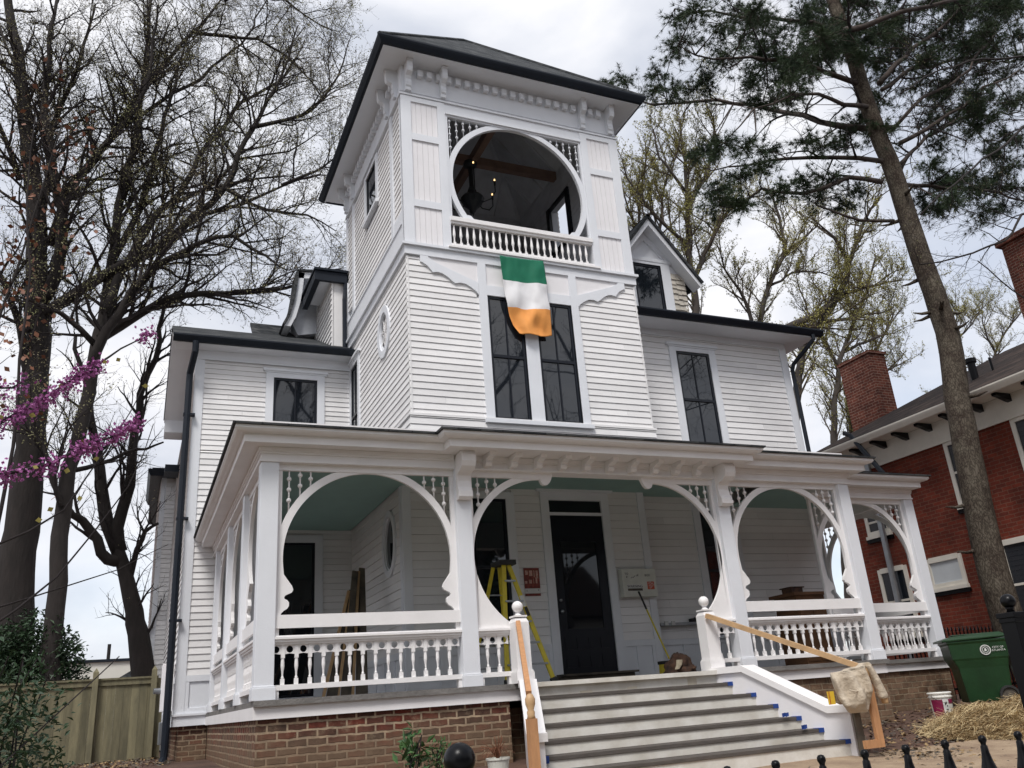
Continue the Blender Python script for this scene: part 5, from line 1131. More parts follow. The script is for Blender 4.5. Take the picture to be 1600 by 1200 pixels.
# ================================================================== plants at the brick base
def leafy(mb, c, n, rad, L0, L1, rr, up=.5, wfac=.38, flat=.5):
    for i in range(n):
        p = Vector((rr.gauss(0, 1), rr.gauss(0, 1), rr.gauss(0, 1))); p.normalize(); p = Vector(c)+Vector((p.x*rad[0], p.y*rad[1], p.z*rad[2]))*rr.random()**.4
        d = Vector((rr.uniform(-1, 1), rr.uniform(-1, 1), rr.uniform(-.4, up+.3))).normalized(); s = d.cross(Vector((rr.uniform(-1, 1), rr.uniform(-1, 1), 1))).normalized(); l = rr.uniform(L0, L1); w_ = l*wfac; nrm = d.cross(s)*l*.12
        mb.add([p, p+d*l*.45+s*w_/2-nrm, p+d*l, p+d*l*.45-s*w_/2-nrm, p+d*l*.5], [(0, 1, 4), (1, 2, 4), (2, 3, 4), (3, 0, 4)])
def stemplant(x, y, z0, h, label, nm, seed, n, L0, L1, rad):
    rr = random.Random(seed); T = thing(nm, label, 'plant')
    m = MB()
    for k in range(5): m.tube([(x, y, z0), (x+rr.uniform(-.05, .05), y+rr.uniform(-.05, .05), z0+h*.5), (x+rr.uniform(-.14, .14), y+rr.uniform(-.1, .1), z0+h*rr.uniform(.8, 1))], .006, 5)
    m.build('stem', 'twig', T); m = MB(); leafy(m, (x, y, z0+h*.6), n, rad, L0, L1, rr, up=.9); m.build('foliage', 'leaf2', T, norm=False)
stemplant(2.68, 9.0, .85, .60, 'broad leaved green shrub in front of the left brick base', 'garden_shrub', 3, 80, .09, .17, (.16, .14, .28))
stemplant(2.98, 9.1, .85, .50, 'fine leaved green plant beside the broad leaved shrub', 'garden_plant', 4, 300, .03, .07, (.18, .15, .22))
T = thing('potted_plant', 'withered plant in a pale pot against the brick base beside the steps', 'potted plant')
m = MB(); m.lathe((3.68, 9.2, .85), [(.09, 0), (.12, .24), (.13, .25), (.13, .27), (.11, .27), (.10, .2)], 20); m.build('pot', 'box', T)
m = MB(); rr = random.Random(9)
for i in range(60):
    a = rr.uniform(0, 6.28); r = rr.uniform(.05, .2); m.tube([(3.68, 9.2, 1.1), (3.68+r*.5*math.cos(a), 9.2+r*.5*math.sin(a), 1.22), (3.68+r*math.cos(a), 9.2+r*math.sin(a), 1.12+rr.uniform(0, .22))], .003, 4)
m.build('stalks', 'redleaf', T)
# ================================================================== wooden fence, meter boxes
WF = thing('wooden_fence', 'tall treated pine board fence left of the house', 'fence')
x = -7.0; k = 0; rr = random.Random(12)
while x < .5:
    w_ = .1425; m = MB(); zt = 2.62+rr.uniform(-.008, .008); y = 19+rr.uniform(-.004, .004); m.box(x, x+w_, y, y+.02, 1.12, zt); m.build('board', 'pinefence', WF); x += .1435
m = MB(); m.box(-7, .5, 18.94, 19.06, 2.63, 2.665); m.box(-7, .5, 18.965, 18.995, 2.53, 2.63); m.build('cap_rail', 'pinefence', WF)
for x in (-.62, -3.1, -5.6, .42):
    m = MB(); m.box(x-.05, x+.05, 18.86, 18.96, 1.05, 2.78); m.add([(x-.05, 18.86, 2.78), (x+.05, 18.86, 2.78), (x+.05, 18.96, 2.78), (x-.05, 18.96, 2.78), (x, 18.91, 2.86)], [(0, 1, 4), (1, 2, 4), (2, 3, 4), (3, 0, 4)]); m.build('fence_post', 'pinefence', WF)
mb_ = MB(); mb_.box(.50, .70, 16.9, 17.25, 1.95, 2.75); mo = mb_.build('meter_box', 'panelw', None, bevel=.01); tag(mo, 'white electric meter box on the left wall above the grey box', 'meter box')
m = MB(); m.tube([(.6, 17.08, 1.2), (.6, 17.08, 1.95)], .03, 8); m.build('conduit', 'metal', mo); m = MB(); m.tube([(.50, 17.0, 2.3), (.38, 16.98, 2.3)], .05, 12); m.build('conduit_stub', 'metal', mo)
mb_ = MB(); mb_.box(.5, .68, 16.75, 17.0, 1.42, 1.78); mo = mb_.build('disconnect_box', 'metal', None, bevel=.01); tag(mo, 'grey metal disconnect box low on the left wall beside the downspout', 'electrical box')
# far left buildings
fb = thing('flat_building', 'long low cream building far behind the wooden fence', 'building')
m = MB(); m.box(-14, 3.5, 45, 55, 1, 4.78); m.build('wall', 'farwhite', fb); m = MB(); m.box(-14.1, 3.6, 44.9, 55, 4.78, 4.9); m.build('roof_edge', 'gutter', fb)
sb = thing('shed', 'small dark roofed shed behind the fence next to the house wall', 'shed')
m = MB(); m.box(-.2, 1.5, 26.05, 28, 1, 3.0); m.build('wall', 'lumber', sb); m = MB(); m.add([(-.45, 26, 2.95), (1.6, 26, 2.95), (1.6, 28.2, 2.95), (-.45, 28.2, 2.95), (.55, 27, 3.6), (1.6, 27, 3.6)], [(0, 1, 5, 4), (2, 3, 4, 5), (3, 0, 4), (1, 2, 5)]); m.build('roof', 'shingle', sb, norm=False)
pl_ = MB(); pl_.tube([(-1.15, 50, 1), (-1.15, 50, 6.0)], .09, 8); o = pl_.build('utility_pole', 'bark', None); tag(o, 'thin utility pole far beyond the cream building', 'utility pole')
# ================================================================== neighbour: red brick house
NB = thing('brick_house', 'red brick house with a white frieze and brown roof on the right', 'house')
NX = 17.0; NP = Pl('x', NX)
m = MB(); m.box(NX, 26, 2.0, 16.9, .9, 6.60); m.build('wall', 'redbrick', NB)
m = MB(); m.pb(NP, 1.95, 16.95, 6.60, 7.12, -.5, .05); m.pb(NP, 1.95, 16.95, 6.58, 6.64, .05, .09); m.box(16.35, NX-.06, 1.6, 17.3, 7.12, 7.16); m.pb(Pl('x', 16.40), 1.6, 17.3, 7.0, 7.11, .0, .03) if False else None
m.pb(Pl('y', 16.9+.0), 17.0, 17.0, 1, 1, 0, 0) if False else None
m.build('frieze', 'cream', NB)
m = MB(); y = 2.4
while y < 17:
    m2 = MB(); n = 6; pr = [(0, 7.119), (.46, 7.119), (.46, 7.06), (.30, 7.03), (.12, 6.97), (0, 6.95)]; m2.add([(NX-.051-d, y-.055, z) for d, z in pr]+[(NX-.051-d, y+.055, z) for d, z in pr], [tuple(range(n)), tuple(range(2*n-1, n-1, -1))]+[(i, (i+1) % n, n+(i+1) % n, n+i) for i in range(n)])
    m2.build('eave_bracket', 'black', NB); y += .70
m = MB(); MITRE = False; gut(m, (16.36, 1.6), (16.36, 17.3), 'l', 7.08, 7.24, .14); m.build('gutter', 'cream', NB)
m = MB(); slab(m, (16.25, 1.5, 7.24), (16.25, 17.4, 7.24), (20.4, 13.6, 9.35), (20.4, 5.5, 9.35), .06); slab(m, (16.25, 17.4, 7.24), (27, 17.4, 7.24), (24, 13.6, 9.35), (20.4, 13.6, 9.35), .06); m.build('roof', 'nroof', NB)
m = MB(); m.box(18.5, 19.1, 16.20, 17.35, 6.8, 10.2); m.box(18.46, 19.14, 16.16, 17.39, 10.2, 10.28); m.build('chimney', 'chimney', NB)
m = MB(); m.box(20.8, 21.6, 11.9, 13.1, 8.6, 12.25); m.box(20.7, 21.7, 11.8, 13.2, 12.25, 12.4); m.build('chimney', 'chimney', NB)
m = MB(); m.tube([(17.8, 12.75, 7.9), (17.8, 12.75, 8.45)], .09, 10); m.tube([(17.8, 12.75, 8.43), (17.8, 12.75, 8.53)], .13, 10); m.build('vent_pipe', 'black', NB)
m = MB(); m.tube([(18.0, 12.4, 8.0), (18.0, 12.4, 8.45)], .03, 8); m.build('vent_pipe', 'black', NB)
def nwin(y0, y1, z0, z1, boarded=False):
    m = MB(); m.pb(NP, y0-.10, y0, z0-.1, z1+.1, -.01, .04); m.pb(NP, y1, y1+.10, z0-.1, z1+.1, -.01, .04); m.pb(NP, y0, y1, z1, z1+.12, -.01, .05); m.pb(NP, y0-.12, y1+.12, z0-.18, z0-.1, -.01, .09); m.pb(NP, y0, y1, z0-.1, z0, -.01, .04)
    o = m.build('window', 'cream', NB); g = MB(); g.pb(NP, y0, y1, z0, z1, -.01, .012); g.build('pane', 'sash2' if boarded else 'glass', o)
    if not boarded: s = MB(); s.pb(NP, y0, y1, (z0+z1)/2-.025, (z0+z1)/2+.025, .012, .03); s.build('sash', 'cream', o)
    s = MB(); s.pb(NP, y0-.14, y1+.14, z0-.27, z0-.18, -.01, .06); s.build('stone_sill', 'black', o)
nwin(15.35, 16.05, 2.6, 4.0); nwin(13.78, 14.56, 3.52, 4.0, True); nwin(12.72, 13.3, 5.2, 6.5); nwin(10.6, 11.55, 4.9, 6.5); nwin(11.9, 12.6, 2.4, 4.05); nwin(15.55, 16.1, 5.05, 5.5); nwin(8.2, 9.2, 4.9, 6.5)
m = MB(); m.tube([(NX-.1, 12.95, 6.5), (NX-.1, 13.0, 1.2)], .05, 8); m.build('downspout', 'redbrick', NB)
m = MB(); m.tube([(16.3, 15.60, 7.50), (16.3, 15.43, 7.39), (16.3, 15.17, 6.98), (16.3, 14.7, 6.23), (16.35, 14.6, 6.05)], .06, 10); m.build('gutter_elbow', 'gutter', NB)
m = MB(); m.tube([(16.85, 15.6, 6.9), (16.85, 15.6, 1.2)], .075, 10); m.build('downspout', 'metal', NB)

# limb centre lines in metres: (base radius, tip radius, points)
TREE_A=[
(0.44,0.1,[(-2.23,21.0,2.01),(-2.43,21.0,4.96),(-2.51,21.0,7.81),(-2.64,21.0,10.98),(-2.89,21.0,12.68),(-3.17,21.0,14.45),(-3.55,21.0,16.3),(-3.95,21.0,18.24),(-4.51,21.0,20.68)]),
(0.26,0.06,[(-2.71,21.0,11.31),(-2.44,20.8,12.11),(-2.53,20.6,13.77),(-2.81,20.4,15.45),(-3.06,20.2,17.41),(-3.05,20.0,19.75)]),
(0.2,0.08,[(-2.62,21.0,9.35),(-3.16,20.5,11.02),(-3.67,20.0,12.01)]),
(0.24,0.03,[(-2.74,21.0,10.97),(-2.17,20.81,11.46),(-1.31,20.62,12.09),(-0.5,20.44,12.73),(0.54,20.25,13.91),(1.27,20.06,14.9),(1.83,19.88,16.73),(2.6,19.69,18.62),(2.89,19.5,20.26)]),
(0.1,0.02,[(0.54,19.9,13.7),(1.74,19.77,14.22),(2.68,19.63,14.8),(3.66,19.5,15.31)]),
(0.2,0.04,[(-2.62,21.0,13.07),(-2.49,21.25,14.36),(-2.25,21.5,15.54),(-1.41,21.75,17.46),(-0.8,22.0,19.37),(0.22,22.25,21.69),(1.09,22.5,23.62)]),
(0.16,0.04,[(-2.94,21.0,13.39),(-2.99,21.25,15.62),(-3.05,21.5,16.79),(-2.59,21.75,19.82),(-2.44,22.0,21.62)]),
(0.15,0.04,[(-2.67,21.0,14.17),(-1.86,20.75,15.71),(-1.07,20.5,17.23),(-0.71,20.25,18.73),(-0.59,20.0,20.32)]),
(0.13,0.05,[(-3.51,21.0,14.76),(-3.89,20.75,15.84),(-4.15,20.5,16.47)]),
(0.12,0.04,[(-3.43,21.0,16.53),(-4.06,21.0,18.21),(-4.49,21.0,19.36)]),
(0.1,0.03,[(-1.34,22.0,17.66),(-0.0,22.25,19.32),(1.2,22.5,21.19),(2.13,22.75,23.25),(2.64,23.0,24.75)]),
(0.1,0.02,[(1.82,19.8,16.67),(3.15,19.7,17.34),(4.2,19.6,18.86),(4.59,19.5,20.3)]),
(0.08,0.02,[(2.67,19.6,14.88),(3.65,19.45,15.54),(4.31,19.3,16.35)]),
(0.1,0.02,[(1.18,20.0,14.85),(2.4,19.83,14.18),(3.37,19.67,14.16),(4.1,19.5,13.69)]),
(0.1,0.02,[(1.03,21.0,22.03),(2.29,20.83,22.79),(3.44,20.67,21.99),(4.39,20.5,21.37)]),
(0.1,0.02,[(0.22,22.0,21.46),(1.68,21.67,21.35),(2.99,21.33,20.7),(4.11,21.0,19.27)]),
]
TREE_B=[
(0.21,0.05,[(-1.4,20.0,2.41),(-1.67,20.15,6.45),(-1.53,20.3,8.02),(-1.45,20.45,8.97),(-1.35,20.6,10.19),(-1.27,20.75,11.54),(-1.2,20.9,13.25),(-1.19,21.05,14.86),(-0.97,21.2,17.05),(-0.98,21.35,19.36),(-0.99,21.5,21.85)]),
(0.2,0.025,[(-1.38,20.0,9.23),(-1.14,19.75,10.26),(-0.43,19.5,11.63),(0.71,19.25,12.53),(1.56,19.0,12.8),(2.23,18.75,12.23),(2.73,18.5,11.73)]),
(0.18,0.03,[(-1.27,20.0,10.19),(-0.04,19.8,11.15),(1.22,19.6,11.65),(2.41,19.4,11.8),(3.31,19.2,12.0),(3.91,19.0,12.07)]),
(0.19,0.03,[(-1.22,20.5,11.08),(-0.73,20.75,12.87),(-0.09,21.0,14.65),(0.78,21.25,16.74),(1.76,21.5,18.71),(2.78,21.75,20.0),(3.68,22.0,22.11)]),
(0.15,0.03,[(-1.17,20.8,12.83),(-0.66,21.1,15.0),(-0.42,21.4,17.33),(-0.04,21.7,19.56),(0.37,22.0,22.01)]),
(0.12,0.03,[(-1.32,20.0,10.02),(-2.02,19.67,10.6),(-2.52,19.33,10.78),(-2.98,19.0,10.78)]),
(0.1,0.02,[(-0.09,21.0,14.65),(0.83,20.75,15.06),(1.75,20.5,16.11),(2.91,20.25,16.5),(3.74,20.0,17.27)]),
(0.1,0.04,[(-1.65,20.0,6.27),(-1.95,20.0,7.11),(-2.21,20.0,7.53),(-2.76,20.0,8.07)]),
]
TREE_C=[
(0.36,0.12,[(0.25,24.0,2.89),(0.08,24.0,3.97),(-0.05,24.0,4.52),(-0.26,24.0,5.32),(-0.53,24.0,6.06),(-0.72,24.0,6.55)]),
(0.15,0.04,[(-0.45,24.0,5.81),(-0.76,23.83,5.81),(-1.05,23.67,6.25),(-1.4,23.5,6.69),(-1.64,23.33,6.89),(-1.95,23.17,7.33),(-2.25,23.0,7.76)]),
(0.18,0.04,[(-0.53,24.0,6.02),(-0.85,24.1,6.82),(-1.2,24.2,8.25),(-1.53,24.3,9.29),(-1.85,24.4,10.69),(-2.13,24.5,12.25)]),
(0.16,0.04,[(-0.5,24.0,6.02),(-0.61,23.92,6.6),(-0.48,23.83,7.67),(-0.37,23.75,9.18),(-0.17,23.67,10.8),(0.05,23.58,11.79),(0.13,23.5,13.26)]),
(0.08,0.03,[(-0.23,24.0,5.32),(-0.09,23.67,5.99),(0.07,23.33,6.34),(0.31,23.0,6.49)]),
(0.06,0.02,[(-1.72,23.0,7.86),(-1.07,22.75,8.04),(-0.5,22.5,8.24),(0.01,22.25,8.34),(0.32,22.0,8.46)]),
]
PINE=[
(0.4,0.2,[(15.17,11.5,1.63),(15.0,11.5,2.91),(15.06,11.5,3.75),(15.21,11.5,5.83),(15.59,11.5,8.43),(15.45,11.5,10.29),(15.34,11.5,12.28),(15.08,11.5,13.83),(14.95,11.5,15.49),(14.76,11.5,17.02),(14.78,11.5,18.7)]),
]
PINE_LIMBS=[
(0.12,0.03,[(15.7,11.5,13.78),(15.01,12.4,14.28),(14.91,13.3,15.25),(14.89,14.2,16.17),(13.7,15.1,16.87),(13.41,16.0,17.45),(12.82,16.9,17.89),(12.25,17.8,18.95)]),
(0.09,0.02,[(15.0,11.5,12.7),(13.95,11.88,12.82),(12.99,12.25,12.91),(12.16,12.63,12.83),(11.43,13.0,12.81)]),
(0.09,0.02,[(14.82,11.5,12.1),(14.03,11.7,12.11),(12.83,11.9,11.73),(11.83,12.1,11.67),(11.27,12.3,11.31),(10.97,12.5,11.46)]),
(0.06,0.02,[(14.87,11.5,11.09),(13.97,11.67,11.07),(13.31,11.83,11.21),(13.01,12.0,11.44)]),
(0.09,0.02,[(15.18,11.5,14.26),(14.0,11.32,13.92),(13.02,11.15,13.78),(11.94,10.98,13.37),(10.87,10.8,12.73)]),
(0.1,0.02,[(14.89,11.5,14.89),(13.93,11.6,15.06),(12.96,11.7,15.14),(12.02,11.8,15.23),(11.03,11.9,14.86),(10.13,12.0,14.86)]),
(0.1,0.02,[(14.96,11.5,15.81),(14.56,11.66,16.57),(13.53,11.82,16.77),(12.43,11.98,16.48),(11.53,12.14,16.62),(10.62,12.3,16.58)]),
(0.12,0.06,[(13.68,10.5,15.25),(13.53,10.25,14.94),(14.18,10.0,15.04),(15.36,9.75,15.61),(16.4,9.5,16.14)]),
(0.1,0.04,[(15.62,11.5,15.08),(16.96,11.33,16.42),(18.48,11.17,17.71),(19.59,11.0,18.84)]),
(0.08,0.03,[(15.76,11.5,13.37),(16.9,11.17,14.08),(18.42,10.83,15.1),(19.78,10.5,15.74)]),
(0.08,0.03,[(15.66,11.5,14.91),(17.69,11.83,16.38),(19.81,12.17,17.55),(23.7,12.5,18.81)]),
(0.08,0.03,[(15.57,11.5,12.17),(17.44,11.67,12.56),(19.14,11.83,12.9),(20.62,12.0,13.02)]),
(0.07,0.03,[(15.44,11.5,12.63),(16.87,11.67,13.82),(18.97,11.83,15.07),(21.37,12.0,15.97)]),
(0.07,0.03,[(15.7,11.5,13.78),(16.84,11.33,14.81),(17.88,11.17,15.41),(19.83,11.0,17.37)]),
(0.05,0.02,[(15.48,11.5,12.47),(16.59,11.83,13.61),(18.7,12.17,15.07),(20.48,12.5,15.13)]),
]
PINE_CLUMPS=[(11.74,17.28,18.84,0.2),(12.04,16.8,18.53,0.26),(12.56,15.92,18.17,0.26),(12.4,16.08,17.72,0.3),(12.68,15.52,17.35,0.29),(12.93,14.96,16.97,0.33),(13.14,14.56,17.0,0.32),(10.68,12.53,16.53,0.21),(10.06,11.2,15.28,0.29),(10.68,11.14,15.09,0.36),(13.06,12.89,17.03,0.42),(12.51,11.68,16.33,0.39),(12.66,12.52,17.34,0.3),(12.75,11.7,15.78,0.42),(10.42,12.07,15.34,0.3),(12.91,15.52,18.78,0.26),(11.56,12.06,15.32,0.35),(12.99,12.6,16.0,0.44),(12.89,11.8,15.21,0.42),(12.34,12.3,14.87,0.39),(12.92,12.14,14.89,0.42),(12.13,10.75,13.63,0.32),(12.61,12.34,14.36,0.32),(12.97,11.96,14.24,0.35),(13.13,11.29,15.1,0.38),(13.06,10.67,14.97,0.37),(14.95,12.59,17.93,0.43),(14.94,11.69,17.18,0.37),(14.81,12.25,16.22,0.38),(16.17,12.62,17.42,0.36),(15.26,12.24,14.31,0.33),(16.37,12.72,15.21,0.31),(15.08,11.51,13.56,0.28),(15.06,12.44,13.97,0.29),(13.37,11.62,12.84,0.27),(14.1,12.75,13.89,0.22),(12.71,14.56,14.68,0.31),(12.56,14.88,14.69,0.2),(9.92,10.91,11.65,0.24),(10.6,11.1,11.79,0.24),(12.98,12.82,13.52,0.21),(11.46,11.6,11.8,0.25),(11.17,12.04,11.81,0.29),(9.82,11.29,10.76,0.23),(10.31,11.77,10.81,0.27),(10.69,11.49,10.77,0.24),(11.63,11.41,11.19,0.22),(12.92,11.95,11.93,0.3),(13.68,11.94,12.24,0.31),(14.0,12.68,12.29,0.25),(14.21,12.17,11.77,0.24),(15.49,12.74,12.78,0.22),(17.6,12.57,18.1,0.41),(18.88,12.88,19.42,0.43),(18.16,12.14,17.78,0.45),(16.73,10.98,15.67,0.37),(17.8,12.58,16.93,0.45),(18.94,12.82,16.92,0.42),(17.18,12.68,15.96,0.36),(19.0,11.91,17.72,0.41),(20.53,12.24,19.34,0.35),(18.68,11.09,16.71,0.35),(19.82,12.51,17.11,0.38),(20.35,11.92,16.98,0.37),(20.07,11.26,17.15,0.32),(20.27,10.75,17.27,0.32),(22.73,12.56,18.15,0.36),(21.71,12.88,17.15,0.39),(19.24,10.8,14.82,0.3),(19.45,12.44,15.64,0.33),(17.14,11.54,14.42,0.26),(17.89,10.95,13.88,0.33),(19.54,11.28,14.33,0.34),(20.16,12.37,13.82,0.36),(21.45,12.61,13.94,0.33),(16.58,10.7,11.69,0.3),(17.84,12.01,13.12,0.3),(16.63,10.7,11.07,0.23),(19.94,12.25,12.78,0.27),(16.37,11.36,12.73,0.25),(21.65,12.63,14.68,0.34),(21.16,12.86,15.13,0.3),(16.43,11.76,12.17,0.21),(25.01,12.9,21.72,0.39),(20.41,11.31,18.77,0.37),(17.28,10.78,17.37,0.3),(16.49,11.98,18.14,0.36),(14.12,10.67,14.68,0.27),(11.75,17.12,18.06,0.16),(18.36,11.54,17.37,0.26),(22.54,12.0,20.42,0.35),(20.68,10.96,18.56,0.33),(18.38,10.7,17.71,0.28),(21.64,12.6,19.0,0.38),(16.33,11.32,17.01,0.24),(19.92,12.8,17.01,0.34),(22.39,12.66,19.53,0.39),(16.16,11.47,16.92,0.32),(20.22,11.66,17.87,0.26),(17.72,11.8,17.96,0.28),(21.92,12.08,19.56,0.41),(22.49,11.97,20.18,0.33),(19.58,11.89,19.28,0.32),(22.7,12.03,20.09,0.37),(17.78,12.76,17.58,0.38),(17.52,11.77,18.55,0.25),(19.42,11.59,18.97,0.26),(19.01,12.26,16.35,0.3),(17.03,11.15,15.8,0.24),(18.97,11.29,18.01,0.33),(24.8,12.85,21.76,0.39),(20.04,11.8,18.9,0.29),(21.59,11.86,16.44,0.27),(17.64,10.63,14.6,0.25),(19.81,11.55,18.97,0.31),(20.1,11.93,17.49,0.37),(14.87,10.65,15.62,0.32),(19.82,12.02,17.96,0.31),(22.57,12.05,18.35,0.27),(19.23,10.74,17.07,0.29),(17.48,12.04,17.33,0.29),(16.03,11.67,16.0,0.24),(22.16,12.16,20.37,0.4),(19.13,11.41,13.66,0.25),(17.75,12.23,13.09,0.22),(17.5,12.3,12.31,0.21),(15.77,10.65,11.3,0.18),(17.9,10.74,14.02,0.26),(18.62,12.15,15.72,0.3),(18.02,12.82,12.78,0.29),(18.61,11.18,15.1,0.17),(17.19,11.65,13.78,0.23),(21.01,11.96,14.98,0.2),(18.5,11.34,14.74,0.18),(17.85,11.44,12.73,0.17),(17.25,11.32,12.51,0.24),(16.95,11.45,11.94,0.17),(19.24,11.97,13.09,0.28),(18.19,11.29,14.77,0.17),(13.88,11.47,16.74,0.28),(12.92,12.38,15.98,0.24),(11.16,10.66,15.12,0.24),(14.4,11.91,16.85,0.24),(14.23,12.29,15.93,0.28),(15.4,11.31,17.4,0.34),(14.58,11.11,15.85,0.27),(14.65,12.45,16.25,0.23),(13.7,11.15,15.63,0.24),(13.76,11.03,15.18,0.22),(14.53,11.6,16.47,0.27),(15.29,12.21,18.15,0.31),(12.21,10.83,14.27,0.22),(14.51,11.34,15.65,0.28),(15.2,11.37,17.37,0.29),(15.18,12.52,16.98,0.28)]
BACK=[
[
(0.34,0.05,[(20.17,26.0,15.26),(20.39,26.0,16.1),(20.62,26.0,19.54),(21.05,26.0,22.96),(21.28,26.0,26.26)]),
(0.16,0.04,[(20.44,26.0,17.64),(21.74,26.0,19.72),(22.86,26.0,21.43),(24.62,26.0,22.7)]),
(0.12,0.03,[(20.62,26.0,19.54),(19.67,26.0,20.27),(18.91,26.0,21.17),(18.15,26.0,22.08),(17.9,26.0,23.56)]),
(0.14,0.04,[(20.86,26.0,21.38),(22.51,26.0,23.9),(23.28,26.0,26.23),(22.9,26.0,27.86)]),
(0.1,0.03,[(20.94,26.0,22.32),(19.96,26.0,24.0),(19.73,26.0,25.56)]),
],
[
(0.3,0.06,[(26.17,29.0,16.92),(26.43,29.0,17.73),(27.46,29.0,19.96),(28.87,29.0,22.02),(29.1,29.0,24.71),(28.95,29.0,25.78)]),
(0.12,0.03,[(28.83,29.0,21.84),(30.55,29.0,23.34),(32.11,29.0,24.7)]),
(0.14,0.03,[(26.03,29.0,17.53),(25.83,29.0,19.09),(24.89,29.0,20.58),(24.61,29.0,21.86)]),
(0.09,0.03,[(27.46,29.0,19.96),(29.19,29.0,20.95),(31.23,29.0,21.33),(32.6,29.0,21.17)]),
],
[
(0.28,0.05,[(23.68,24.0,13.71),(25.21,24.0,15.47),(26.58,24.0,16.96),(27.54,24.0,18.62),(29.1,24.0,21.01),(30.71,24.0,22.75)]),
(0.2,0.15,[(23.22,24.0,14.98),(25.36,24.0,16.04),(26.58,24.0,16.96)]),
(0.12,0.03,[(26.58,24.0,16.96),(28.63,24.0,17.6),(30.58,24.0,18.16)]),
(0.12,0.03,[(27.54,24.0,18.62),(26.99,24.0,19.73),(26.17,24.0,20.5)]),
(0.1,0.03,[(25.21,24.0,15.47),(27.31,24.0,15.99),(29.59,24.0,16.69)]),
],
[
(0.26,0.05,[(30.5,30.0,12.1),(31.54,30.0,15.28),(32.49,30.0,17.34),(34.9,30.0,20.74),(36.6,30.0,23.57)]),
(0.12,0.03,[(32.01,30.0,16.3),(31.33,30.0,18.23),(30.64,30.0,20.19)]),
(0.12,0.03,[(32.49,30.0,17.34),(35.57,30.0,18.68),(37.61,30.0,20.35)]),
],
[
(0.22,0.05,[(34.91,33.0,13.55),(35.58,33.0,16.72),(38.71,33.0,19.77),(40.55,33.0,21.92)]),
(0.12,0.03,[(36.25,33.0,16.77),(38.37,33.0,17.86),(40.72,33.0,19.4)]),
],
[
(0.2,0.04,[(46.92,35.0,19.17),(47.48,35.0,21.53),(48.78,35.0,23.62),(48.4,35.0,24.9)]),
(0.1,0.03,[(47.48,35.0,21.53),(49.99,35.0,23.1),(51.9,35.0,25.12)]),
],
[
(0.22,0.05,[(52.04,36.0,20.0),(53.06,36.0,21.86),(55.06,36.0,23.89),(57.3,36.0,25.56)]),
(0.1,0.03,[(53.06,36.0,21.86),(52.46,36.0,23.37),(52.79,36.0,25.02)]),
],
[
(0.2,0.04,[(18.96,28.0,16.29),(19.54,28.0,19.28),(19.85,28.0,22.42),(20.63,28.0,25.54)]),
(0.1,0.03,[(19.69,28.0,20.82),(19.2,28.0,22.3),(19.05,28.0,23.55)]),
(0.12,0.03,[(19.54,28.0,19.28),(20.85,28.0,21.64),(21.39,28.0,24.01),(22.61,28.0,26.31)]),
],
]
OVER=[
(0.05,0.012,[(16.54,9.0,10.12),(14.46,9.0,9.11),(13.07,9.0,8.53),(12.12,9.0,8.26)]),
(0.05,0.012,[(17.64,9.0,12.57),(15.14,9.0,11.28),(13.48,9.0,10.12),(12.39,9.0,9.3)]),
(0.05,0.012,[(18.45,9.0,14.36),(16.35,9.1,14.03),(14.46,9.2,13.25),(13.02,9.3,12.31)]),
(0.03,0.01,[(15.51,9.0,7.84),(14.62,9.1,7.91),(14.22,9.2,8.31),(14.0,9.3,8.73)]),
]
REDBUD=[
(0.02,0.006,[(-0.58,3.2,2.6),(-0.49,3.28,2.69),(-0.35,3.36,2.84),(-0.22,3.44,3.0),(-0.14,3.52,3.12),(-0.04,3.6,3.23)]),
(0.018,0.006,[(-0.53,3.0,2.4),(-0.44,3.1,2.46),(-0.31,3.2,2.53),(-0.2,3.3,2.64),(-0.13,3.4,2.71),(-0.05,3.5,2.8)]),
(0.012,0.005,[(-0.58,3.2,2.9),(-0.5,3.27,2.82),(-0.44,3.33,2.87),(-0.39,3.4,2.93)]),
(0.018,0.006,[(-0.48,3.4,2.19),(-0.47,3.48,2.67),(-0.5,3.56,3.06),(-0.52,3.64,3.5),(-0.59,3.72,3.91),(-0.6,3.8,4.38)]),
(0.01,0.004,[(-0.48,3.3,2.26),(-0.27,3.47,2.43),(-0.13,3.63,2.76),(-0.03,3.8,3.08)]),
(0.01,0.004,[(-0.48,3.3,1.97),(-0.27,3.47,2.19),(-0.07,3.63,2.57),(0.01,3.8,2.9)]),
(0.008,0.003,[(-0.52,3.5,2.07),(-0.34,3.63,2.15),(-0.09,3.77,2.26),(0.1,3.9,2.39)]),
]

